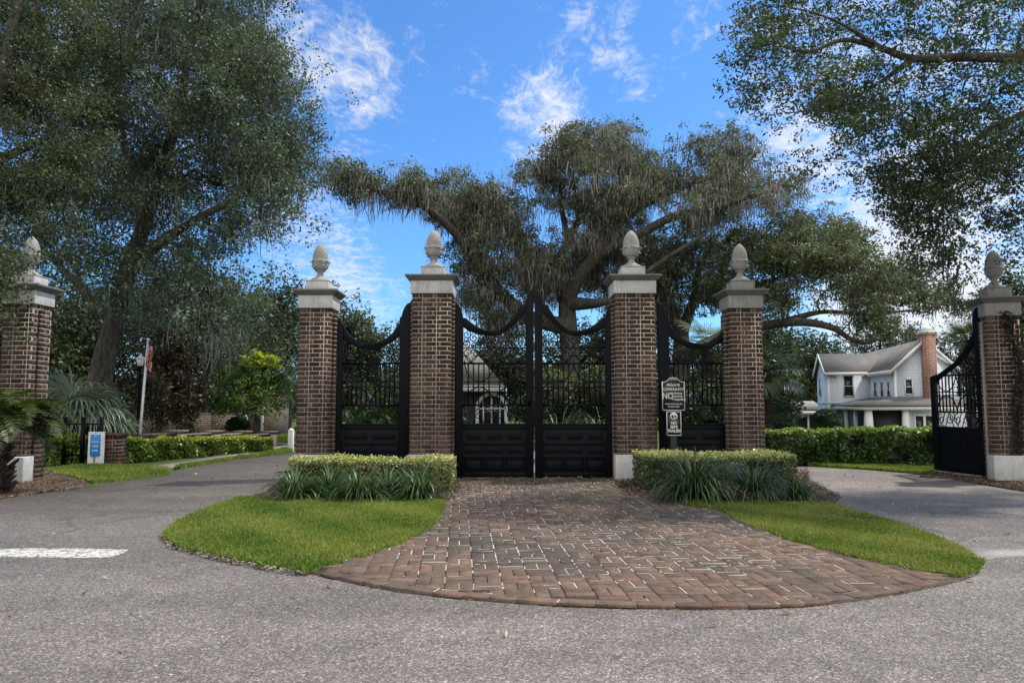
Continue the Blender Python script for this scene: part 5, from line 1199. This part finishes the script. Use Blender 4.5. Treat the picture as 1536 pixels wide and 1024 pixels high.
tree('moss_oak', 'near oak hanging mossy boughs over the far left brick pier', 'tree', sk, T, 212, per=420, spread=(.34, .26), size=.066, asp=.5, cols=((.05, .072, .038), (.105, .125, .07)), moss=dict(n=14, len=.5, frac=.4, wood=.07, w=.010, sp=.18, col=(.15, .157, .138)), tip=.009)
# 3. great live oak behind the gate
Yt = 27.0
sk = [wl([(856, 640, Yt, 0.409), (856, 540, Yt, 0.370), (852, 490, Yt, 0.343), (850, 455, Yt, 0.304)]),
      wl([(846, 500, Yt, 0.277), (800, 478, Yt-.2, 0.251), (765, 452, Yt-.6, 0.218), (735, 420, Yt-1, 0.191), (700, 370, Yt-1.4, 0.165), (668, 335, Yt-1.8, 0.139), (632, 308, Yt-2.2, 0.112), (590, 292, Yt-2.4, 0.086), (550, 282, Yt-2.4, 0.059), (512, 268, Yt-2.4, 0.040), (485, 262, Yt-2.4, 0.020)]),
      wl([(850, 455, Yt, 0.264), (868, 415, Yt-.6, 0.231), (895, 385, Yt-1, 0.205), (930, 365, Yt-1.4, 0.178), (965, 348, Yt-1.8, 0.158), (1010, 325, Yt-2, 0.139), (1060, 314, Yt-2.2, 0.112), (1110, 300, Yt-2.2, 0.073), (1160, 285, Yt-2.2, 0.040)]),
      wl([(850, 455, Yt, 0.224), (838, 410, Yt+.8, 0.185), (852, 360, Yt+1.2, 0.152), (880, 310, Yt+1.4, 0.119), (900, 260, Yt+1.6, 0.079), (930, 220, Yt+1.6, 0.040)]),
      wl([(852, 360, Yt+1.2, 0.112), (842, 310, Yt+.6, 0.086), (838, 270, Yt, 0.066), (810, 262, Yt-.3, 0.046), (770, 268, Yt-.6, 0.026)]),
      wl([(895, 385, Yt-1, 0.145), (935, 330, Yt-.4, 0.119), (985, 300, Yt, 0.092), (1040, 275, Yt+.3, 0.073), (1100, 260, Yt+.4, 0.053), (1140, 225, Yt+.4, 0.026)]),
      wl([(868, 470, Yt, 0.172), (910, 452, Yt-1.2, 0.132), (960, 415, Yt-2, 0.099), (1010, 380, Yt-2.4, 0.066), (1060, 350, Yt-2.4, 0.040)]),
      wl([(735, 420, Yt-1, 0.106), (715, 360, Yt+.2, 0.073), (720, 310, Yt+.8, 0.046), (700, 275, Yt+1, 0.026)])]
rng = np.random.default_rng(221)
T = np.concatenate([targets([(478, 268), (500, 258), (560, 258), (620, 262), (650, 285), (600, 300), (540, 285)], 44, Yt-3.0, Yt-1.6, rng, 3, 9),
    targets([(640, 262), (700, 250), (738, 285), (770, 315), (800, 345), (830, 380), (815, 420), (770, 425), (720, 385), (660, 320)], 131, Yt-2.2, Yt+1.6, rng, 5, 20),
    targets([(770, 248), (820, 232), (865, 222), (865, 262), (790, 272)], 45, Yt-1, Yt+.6, rng, 5, 20),
    targets([(860, 240), (900, 215), (940, 205), (990, 215), (1020, 235), (1060, 232), (1100, 250), (1130, 262), (1190, 285), (1190, 320), (1100, 330), (1000, 320), (930, 350), (850, 345), (838, 290)], 237, Yt-3, Yt+2.6, rng, 5, 20),
    targets([(1095, 245), (1140, 215), (1165, 225), (1130, 260)], 15, Yt-.4, Yt+.6, rng, 5, 20),
    targets([(1076, 222), (1096, 214), (1100, 232), (1084, 250)], 7, Yt-.2, Yt+.4, rng, 5, 20),
    targets([(840, 330), (930, 350), (1000, 330), (1010, 380), (940, 430), (880, 440), (840, 420)], 75, Yt+.5, Yt+4, rng, 5, 20),
    targets([(690, 430), (760, 460), (760, 480), (720, 470)], 12, Yt-1, Yt+.6, rng, 5, 20), targets([(900, 430), (1010, 390), (1050, 440), (940, 470)], 37, Yt+1, Yt+4, rng, 5, 20)])
T = np.concatenate([T, targets([(655, 300), (740, 300), (835, 375), (835, 440), (775, 445), (700, 400)], 90, Yt-1.5, Yt+2, rng, 4, 12), targets([(690, 395), (750, 430), (772, 485), (725, 485), (690, 440)], 34, Yt-1.2, Yt+.8, rng, 4, 10),
    targets([(850, 385), (1010, 350), (1025, 465), (950, 475), (880, 465)], 80, Yt+1, Yt+4.5, rng, 4, 13)])
tree('live_oak', 'great spreading live oak draped in grey moss behind the double gate', 'tree', sk, T, 222, per=225, spread=(.30, .22), size=.10, asp=.5, cols=((.070, .090, .050), (.125, .142, .088)), moss=dict(n=60, len=.40, frac=.9, wood=.12, w=.013, sp=.32, col=(.25, .24, .215)), tip=.013)
# 4. second live oak, right of the signs, low spreading limbs
Yt = 30.0
sk = [wl([(1022, 640, Yt, 0.432), (1022, 540, Yt, 0.360), (1022, 500, Yt, 0.302)]),
      wl([(1022, 500, Yt, 0.216), (1005, 455, Yt-.6, 0.180), (985, 420, Yt-1, 0.130), (960, 380, Yt-1.4, 0.072)]), wl([(1022, 500, Yt, 0.216), (1040, 450, Yt, 0.173), (1048, 410, Yt, 0.130), (1070, 360, Yt, 0.072)]),
      wl([(1040, 470, Yt, 0.158), (1100, 440, Yt-1.4, 0.130), (1160, 420, Yt-2, 0.094), (1230, 400, Yt-2, 0.065), (1300, 395, Yt-2, 0.036)]),
      wl([(1022, 520, Yt, 0.216), (1080, 505, Yt-2, 0.187), (1130, 492, Yt-3, 0.173), (1175, 484, Yt-4, 0.158), (1215, 484, Yt-4.5, 0.137), (1250, 492, Yt-4.8, 0.108), (1275, 508, Yt-5, 0.079), (1300, 514, Yt-5, 0.058), (1330, 505, Yt-5, 0.036)]),
      wl([(1175, 484, Yt-4, 0.101), (1230, 468, Yt-4, 0.079), (1300, 470, Yt-4, 0.058), (1370, 465, Yt-4, 0.036), (1425, 455, Yt-4, 0.018)])]
rng = np.random.default_rng(231)
T = np.concatenate([targets([(980, 340), (1060, 320), (1130, 310), (1190, 330), (1240, 325), (1280, 360), (1250, 420), (1150, 440), (1060, 450), (990, 430)], 228, Yt-3, Yt+3, rng, 6, 14),
    targets([(1190, 345), (1240, 325), (1285, 360), (1330, 385), (1380, 420), (1435, 450), (1428, 466), (1370, 462), (1290, 440), (1210, 455), (1160, 460), (1160, 400)], 180, Yt-5, Yt-1, rng, 6, 14),
    targets([(1270, 470), (1340, 465), (1400, 470), (1330, 490), (1290, 492)], 16, Yt-6, Yt-4, rng, 6, 14), targets([(930, 470), (1000, 440), (1000, 500), (950, 510)], 26, Yt-1, Yt+2, rng, 6, 14)])
tree('live_oak', 'broad live oak behind the signs, its low limbs reaching right towards the house', 'tree', sk, T, 232, per=230, spread=(.34, .25), size=.115, asp=.5, cols=((.062, .085, .045), (.12, .14, .075)), moss=dict(n=22, len=.40, frac=.6, wood=.12, w=.014, sp=.29, col=(.22, .217, .19)), tip=.012)
# 5. oak overhanging from the right
Yt = 10.5
sk = [wl([(2080, 760, Yt+1, 0.390), (2050, 480, Yt+1, 0.328), (1960, 260, Yt+.6, 0.265), (1820, 130, Yt+.3, 0.211)]),
      wl([(1820, 130, Yt+.3, 0.156), (1680, 95, Yt, 0.113), (1536, 88, Yt-.2, 0.082), (1450, 86, Yt-.3, 0.066), (1370, 88, Yt-.4, 0.055), (1320, 72, Yt-.5, 0.043), (1265, 60, Yt-.6, 0.033), (1210, 78, Yt-.6, 0.023), (1150, 60, Yt-.6, 0.014), (1125, 45, Yt-.6, 0.008)]),
      wl([(1680, 95, Yt, 0.086), (1600, 140, Yt+.2, 0.066), (1536, 172, Yt+.2, 0.056), (1490, 190, Yt+.2, 0.048), (1455, 220, Yt+.2, 0.043), (1432, 256, Yt+.1, 0.031), (1412, 258, Yt, 0.022), (1395, 300, Yt, 0.012), (1400, 350, Yt, 0.008)]),
      wl([(1820, 130, Yt+.3, 0.101), (1740, 190, Yt+1, 0.078), (1650, 240, Yt+1, 0.055), (1580, 280, Yt+1, 0.035), (1530, 320, Yt+1, 0.020)]),
      wl([(1370, 88, Yt-.4, 0.031), (1310, 130, Yt-.2, 0.022), (1250, 160, Yt, 0.014), (1180, 170, Yt, 0.008)]), wl([(1680, 95, Yt, 0.070), (1590, 30, Yt+.5, 0.047), (1500, -20, Yt+.6, 0.031), (1400, -50, Yt+.6, 0.016)]), wl([(1320, 72, Yt-.5, 0.023), (1250, 30, Yt-.8, 0.016), (1180, 10, Yt-.8, 0.008)])]
rng = np.random.default_rng(241)
T = np.concatenate([targets([(1112, 0), (1200, -40), (1560, -60), (1700, 0), (1700, 300), (1560, 230), (1440, 260), (1330, 230), (1250, 250), (1185, 195), (1128, 140), (1115, 60)], 400, Yt-1.4, Yt+1.6, rng, 4, 20),
    targets([(1300, 220), (1440, 230), (1560, 200), (1560, 290), (1450, 300), (1420, 340), (1330, 320), (1310, 270)], 120, Yt-.8, Yt+1, rng, 4, 16),
    targets([(1315, 320), (1420, 330), (1440, 380), (1400, 400), (1370, 370)], 26, Yt-.4, Yt+.4, rng), targets([(1490, 290), (1560, 270), (1660, 300), (1600, 400), (1510, 380), (1480, 340)], 42, Yt-.4, Yt+1, rng),
    targets([(1500, -60), (1700, -60), (1900, 60), (1900, 240), (1560, 200)], 80, Yt-1, Yt+2, rng), targets([(1400, 380), (1470, 410), (1430, 420)], 3, Yt, Yt+.3, rng)])
tree('oak_tree', 'oak whose fine leafy boughs overhang from the upper right corner', 'tree', sk, T, 242, per=135, spread=(.21, .16), size=.062, asp=.42, cols=((.035, .06, .028), (.08, .11, .052)), moss=dict(n=14, len=.26, frac=.025, wood=.002, w=.011, sp=.035, col=(.06, .06, .05)), tip=.0045, min_r=.002, up=.35, sub_f=.30)
# 6. young tree with sunlit top, magnolia, dark background trees
Yt = 22.5; rng = np.random.default_rng(251); c = W(385, 592, Yt)
T = np.concatenate([crown_ball(W(380, 592, Yt), (1.15, 1.0, .52), 50, rng, .3), crown_ball(W(390, 562, Yt), (.70, .7, .50), 26, rng, .3)])
tree('young_tree', 'small rounded young tree with yellow-green top beside the left driveway', 'tree', [wl([(385, 672, Yt, .09), (384, 640, Yt, .07), (386, 610, Yt, .05)])], T, 252, per=190, spread=(.24, .2), size=.085, cols=((.075, .14, .04), (.17, .24, .065)), tip=.01)
bush('young_growth', 'bright yellow-green flush of new leaves topping the young tree', W(392, 545, Yt), (.52, .5, .30), 2600, .085, ((.42, .52, .03), (.60, .62, .06)), 253, 'foliage', lump=.3)
Yt = 21.5; rng = np.random.default_rng(261)
T = np.concatenate([crown_ball(W(243, 590, Yt), (1.15, 1.1, .95), 46, rng, .2), crown_ball(W(252, 525, Yt), (.75, .75, .8), 24, rng, .2)])
tree('magnolia', 'dark bronze-leaved magnolia right of the flagpole', 'tree', [wl([(236, 668, Yt, .10), (240, 620, Yt, .08), (250, 540, Yt, .05), (254, 490, Yt, .03)])], T, 262, per=150, spread=(.25, .25), size=.12, asp=.5, cols=((.034, .030, .018), (.085, .060, .036)), leafmat='gloss', tip=.01)
dark = ((.045, .065, .035), (.085, .108, .056))
def dense(px, py0, py1, wpx, Y, seed, label, cols=dark, per=150, n=70, size=.16, moss=None, trunk_py=665, name='broadleaf_tree', group=None):
    rng = np.random.default_rng(seed); c = W(px, (py0+py1)/2, Y); r = (wpx/2/F*Y, wpx/2/F*Y*.8, (py1-py0)/2/F*Y)
    n2 = int(n*.35); T = np.concatenate([crown_ball(c, (r[0]*.9, r[1]*.9, r[2]*.9), n-n2, rng, .25), crown_ball((c[0]+rng.normal()*r[0]*.3, c[1], c[2]+r[2]*.35), (r[0]*.55, r[1]*.6, r[2]*.65), n2, rng, .3)])
    b = np.array(W(px, trunk_py, Y)); b[2] = float(height(b[0], Y))-.1
    sk = [[tuple(b)+(.05*r[2]+.08,), (b[0]+.1, Y, b[2]*.6+c[2]*.4-.2, .045*r[2]+.06), (c[0], Y, c[2], .03*r[2]+.04), (c[0]+.1, Y, c[2]+r[2]*.5, .03)]]
    return tree(name, label, 'tree', sk, T, seed+1, per=per, spread=(r[0]*.20, r[2]*.17), size=size, cols=cols, moss=moss, tip=.014, group=group)
bg = 'trees standing behind the left driveway'
mo = dict(n=12, len=.9, frac=.5, wood=.1, w=.03, sp=.25, col=(.10, .105, .085))
dense(25, 370, 640, 200, 24, 301, 'dark tree filling the gap right of the far left pier', group=bg, moss=mo, n=90, per=200)
dense(130, 420, 640, 190, 27, 303, 'dark tree directly behind the leaning oak trunk', group=bg, moss=mo, n=90, per=200)
dense(300, 380, 640, 210, 29, 305, 'dense dark tree behind the magnolia and flag', group=bg, moss=mo, n=110, per=200)
dense(360, 440, 650, 160, 34, 307, 'dark tree behind the young yellow-topped tree', group=bg, moss=mo, n=90, per=180, size=.19)
dense(428, 410, 660, 120, 42, 309, 'grey-green tree showing left of the left gate pier', ((.045, .062, .035), (.085, .105, .055)), group=bg, n=90, size=.22)
dense(505, 440, 650, 110, 46, 311, 'pale grey-green tree above the left side panel, nearer the left pier', ((.055, .072, .042), (.10, .12, .065)), group=bg, n=90, size=.24)
dense(565, 478, 650, 110, 46, 313, 'pale lower tree above the left side panel, nearer the inner pier', ((.055, .072, .042), (.10, .12, .065)), group=bg, n=80, size=.24)
bg2 = 'trees behind the gate and the house'
dense(1162, 500, 650, 80, 40, 321, 'dark green tree between the signs pier and the white house', ((.026, .042, .020), (.050, .072, .032)), group=bg2, n=90, size=.2, per=190)
dense(1130, 470, 650, 120, 44, 323, 'dark tree just behind the signs pier', ((.026, .042, .020), (.050, .072, .032)), group=bg2, n=80, size=.22)
dense(1218, 505, 640, 120, 62, 341, 'dark tree between the low building and the house roof', ((.035, .052, .028), (.065, .085, .042)), group=bg2, n=90, size=.3, per=190)
dense(1320, 482, 570, 90, 66, 325, 'airy tree behind the house roof, left of the chimney', ((.05, .065, .045), (.09, .11, .07)), group=bg2, n=46, size=.26, per=110)
dense(1375, 492, 575, 70, 68, 327, 'airy tree behind the chimney', ((.05, .065, .045), (.09, .11, .07)), group=bg2, n=36, size=.26, per=110)
dense(1440, 492, 600, 80, 60, 329, 'tree behind the right end of the house', ((.045, .06, .035), (.085, .10, .055)), group=bg2, n=50, size=.24)
dense(1530, 400, 640, 110, 24, 331, 'green tree behind the vine-covered right pier', ((.035, .055, .025), (.07, .10, .04)), group=bg2, n=70, size=.14)
dense(790, 500, 640, 150, 36, 333, 'dark tree behind the gatehouse and the meeting of the gate leaves', dark, group=bg2, n=80, size=.18, per=190)
dense(920, 480, 640, 170, 34, 335, 'dark tree behind the right gate leaf', dark, group=bg2, n=90, size=.18, per=190)
dense(690, 530, 640, 110, 38, 337, 'low tree behind the gatehouse roof', dark, group=bg2, n=60, size=.18, per=160)
dense(1050, 520, 640, 130, 36, 339, 'low dark tree behind the right side panel', dark, group=bg2, n=80, size=.17, per=190)
# shrubs
bush('topiary_bush', 'round clipped dark green bush in front of the house porch', W(1240, 633, 30), (.60, .6, .55), 5200, .06, ((.022, .05, .018), (.045, .085, .026)), 341, lump=.02, shell=.92)
bush('conical_shrub', 'dark conical shrub behind the hedge right of the signs pier', W(1163, 634, 26), (.75, .7, .95), 6000, .08, ((.018, .04, .018), (.035, .07, .03)), 342, lump=.05, shell=.85)
bush('cycad_shrub', 'low rounded green shrub in front of the brick lodge', W(356, 640, 23), (.38, .35, .30), 1500, .08, ((.02, .05, .015), (.05, .09, .03)), 343)
for k, (px, py, Y, r, cl) in enumerate([(540, 612, 21, .9, ((.03, .05, .02), (.06, .085, .035))), (590, 608, 22, .9, ((.03, .05, .02), (.06, .085, .035))), (668, 622, 20, .5, ((.02, .04, .015), (.05, .08, .03))), (800, 618, 21, .55, ((.025, .04, .018), (.05, .07, .03))), (838, 598, 22, 1.0, ((.075, .10, .04), (.14, .17, .07))), (902, 592, 22, 1.1, ((.06, .09, .036), (.12, .15, .06))), (1020, 610, 20, .9, ((.025, .045, .02), (.05, .08, .03))), (1075, 612, 21, .9, ((.03, .055, .02), (.07, .10, .035)))]):
    bush('garden_shrub', ['leafy shrub behind the left half of the left side panel', 'leafy shrub behind the right half of the left side panel', 'dark shrub left of the arched gatehouse window', 'dark shrub right of the arched gatehouse window', 'lighter green shrub behind the left half of the right gate leaf', 'lighter green shrub behind the right half of the right gate leaf', 'dark shrub directly behind the notice boards', 'green shrub behind the right half of the right side panel'][k], W(px, py, Y), (r, r*.8, r*.85), 2600, .10, cl, 350+k, group='shrubs seen through the gates', lump=.22, shell=.6)
# the wood far beyond everything
rng = np.random.default_rng(401); n = 42000; xx = rng.uniform(-75, 90, n); top = 3.2+1.3*np.sin(xx*.23)+.9*np.sin(xx*.61+1)+.6*np.sin(xx*1.7); zz = -2+(top+2)*rng.uniform(0, 1, n)**.8; yy = 78+rng.uniform(-4, 4, n)+2*np.sin(xx*.3)
mb = MB(); leaf_quads(mb, np.stack([xx, yy, zz], 1), .55, .6, vcol((.045, .06, .036), n, rng, .45), rng, .4); tag(mb.build('woodland', M['leaf']), kind='stuff')

# ================================================================== SKY, SUN, CAMERA
SUN_EL, SUN_AZ = R(58), R(68)        # azimuth measured from +Y (away from the camera) towards +X
w = bpy.data.worlds.new('World'); S.world = w; w.use_nodes = True; nt = w.node_tree; nt.nodes.clear()
def N(t, **k):
    o = nt.nodes.new(t)
    for a, v in k.items():
        if a[0] == '_': setattr(o, a[1:], v)
        else: o.inputs[a].default_value = v
    return o
Lk = nt.links.new
sky = N('ShaderNodeTexSky', _sky_type='NISHITA', _sun_disc=False, _sun_elevation=SUN_EL, _sun_rotation=SUN_AZ, _air_density=1.0, _dust_density=.6, _ozone_density=2.5)
tc = N('ShaderNodeTexCoord'); sp = N('ShaderNodeSeparateXYZ'); Lk(tc.outputs['Generated'], sp.inputs[0])
mz = N('ShaderNodeMath', _operation='MAXIMUM'); Lk(sp.outputs[2], mz.inputs[0]); mz.inputs[1].default_value = .03
az = N('ShaderNodeMath', _operation='ADD'); Lk(mz.outputs[0], az.inputs[0]); az.inputs[1].default_value = .10
dv = N('ShaderNodeVectorMath', _operation='DIVIDE'); cx_ = N('ShaderNodeCombineXYZ')
for i in range(3): Lk(az.outputs[0], cx_.inputs[i])
Lk(tc.outputs['Generated'], dv.inputs[0]); Lk(cx_.outputs[0], dv.inputs[1])
def mth(op, a, b):
    m = N('ShaderNodeMath', _operation=op)
    for i, v in enumerate((a, b)):
        if hasattr(v, 'links'): Lk(v, m.inputs[i])
        else: m.inputs[i].default_value = v
    return m.outputs[0]
def nz(scale, detail, rough, dist=0.0, off=(0, 0, 0), sc=(1, 1, 1)):
    mp = N('ShaderNodeMapping'); mp.inputs['Location'].default_value = off; mp.inputs['Scale'].default_value = sc; Lk(dv.outputs[0], mp.inputs[0])
    o = N('ShaderNodeTexNoise', Scale=scale, Detail=detail, Roughness=rough, Distortion=dist); Lk(mp.outputs[0], o.inputs['Vector']); return o.outputs['Fac']
fine = nz(9, 10, .64, 1.0, (3.1, 1.7, 0), (1, .8, 1)); big = nz(1.1, 4, .5, .3, (0.4, 2.2, 0))
bank = None
def spot(px, py, rad, amp):
    """a cloud patch in this part of the sky"""
    u, h, z = ray(px, py); d = Vector((u, h, z)).normalized()
    vm = N('ShaderNodeVectorMath', _operation='DOT_PRODUCT'); Lk(tc.outputs['Generated'], vm.inputs[0]); vm.inputs[1].default_value = d
    mr = N('ShaderNodeMapRange', _interpolation_type='SMOOTHSTEP'); Lk(vm.outputs['Value'], mr.inputs[0]); mr.inputs[1].default_value = math.cos(rad); mr.inputs[2].default_value = 1.0; mr.inputs[3].default_value = 0; mr.inputs[4].default_value = amp; return mr.outputs[0]
acc = None
for a in [(470, 40, .10, .20), (620, 95, .05, .12), (700, 100, .04, .10), (590, 60, .05, .10), (985, 110, .05, .12), (940, 130, .035, .1), (520, 110, .08, .20), (565, 150, .05, .16), (820, 130, .07, .16), (810, 185, .075, .20), (860, 210, .06, .18), (905, 40, .07, .20), (925, 85, .04, .14), (830, 15, .06, .12), (1040, 20, .06, .20), (530, 235, .05, .14), (470, 355, .11, .24), (540, 475, .10, .22), (720, 470, .10, .22), (1190, 250, .08, .20), (1340, 100, .22, .26), (1450, 400, .20, .34), (1330, 480, .16, .3), (200, 150, .25, .22), (1150, 150, .05, .08)]:
    s_ = spot(*a); acc = s_ if acc is None else mth('ADD', acc, s_)
def mrange(v, a, b, lo, hi):
    m = N('ShaderNodeMapRange', _interpolation_type='SMOOTHSTEP'); Lk(v, m.inputs[0])
    for k, q in enumerate((a, b, lo, hi)): m.inputs[k+1].default_value = q
    return m.outputs[0]
# unseen bright cloud added behind the camera and overhead as white fill light
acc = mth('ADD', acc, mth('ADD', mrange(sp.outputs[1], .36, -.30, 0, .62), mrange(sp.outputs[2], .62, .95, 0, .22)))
ripple = nz(34, 6, .62, 1.2, (1.3, .2, 0), (1, .55, 1))
val = mth('ADD', mth('ADD', mth('ADD', mth('MULTIPLY', fine, .90), mth('MULTIPLY', ripple, .56)), mth('MULTIPLY', big, .22)), acc)
dens = mrange(val, .92, 1.46, 0, .92)
tint = N('ShaderNodeMix', _data_type='RGBA', _blend_type='MULTIPLY'); tint.inputs[0].default_value = 1; Lk(sky.outputs[0], tint.inputs[6]); tint.inputs[7].default_value = (.56, .96, 1.36, 1)
cm = N('ShaderNodeMix', _data_type='RGBA'); Lk(dens, cm.inputs[0]); Lk(tint.outputs[2], cm.inputs[6]); cl = N('ShaderNodeMix', _data_type='RGBA'); Lk(mrange(sp.outputs[1], .25, -.3, 0, 1), cl.inputs[0]); cl.inputs[6].default_value = (6.3, 6.4, 6.6, 1); cl.inputs[7].default_value = (10.5, 10.2, 9.8, 1); Lk(cl.outputs[2], cm.inputs[7])  # added cloud behind the camera gets a brighter colour to strengthen the fill
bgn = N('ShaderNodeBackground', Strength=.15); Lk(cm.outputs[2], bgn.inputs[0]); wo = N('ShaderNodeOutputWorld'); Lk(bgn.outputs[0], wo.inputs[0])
sd = bpy.data.lights.new('sun', 'SUN'); sd.energy = 4.4; sd.angle = R(2.5); sd.color = (1, .95, .86); so = bpy.data.objects.new('sun', sd); link(so)
sv = Vector((math.sin(SUN_AZ)*math.cos(SUN_EL), math.cos(SUN_AZ)*math.cos(SUN_EL), math.sin(SUN_EL))); so.rotation_euler = sv.to_track_quat('Z', 'Y').to_euler(); so.location = (20, 10, 30)
cd = bpy.data.cameras.new('camera'); cam = bpy.data.objects.new('camera', cd); link(cam); cam.location = (0, 0, EYE); cam.rotation_euler = (R(90)+PITCH, 0, 0)
cd.sensor_width = 36; cd.lens = F/1536*36; cd.clip_end = 4000; cd.clip_start = .05; S.camera = cam
S.view_settings.view_transform = 'Standard'; S.view_settings.look = 'None'; S.view_settings.exposure = 0; S.view_settings.gamma = 1
S.cycles.max_bounces = 6; S.cycles.transparent_max_bounces = 4; S.cycles.use_denoising = True
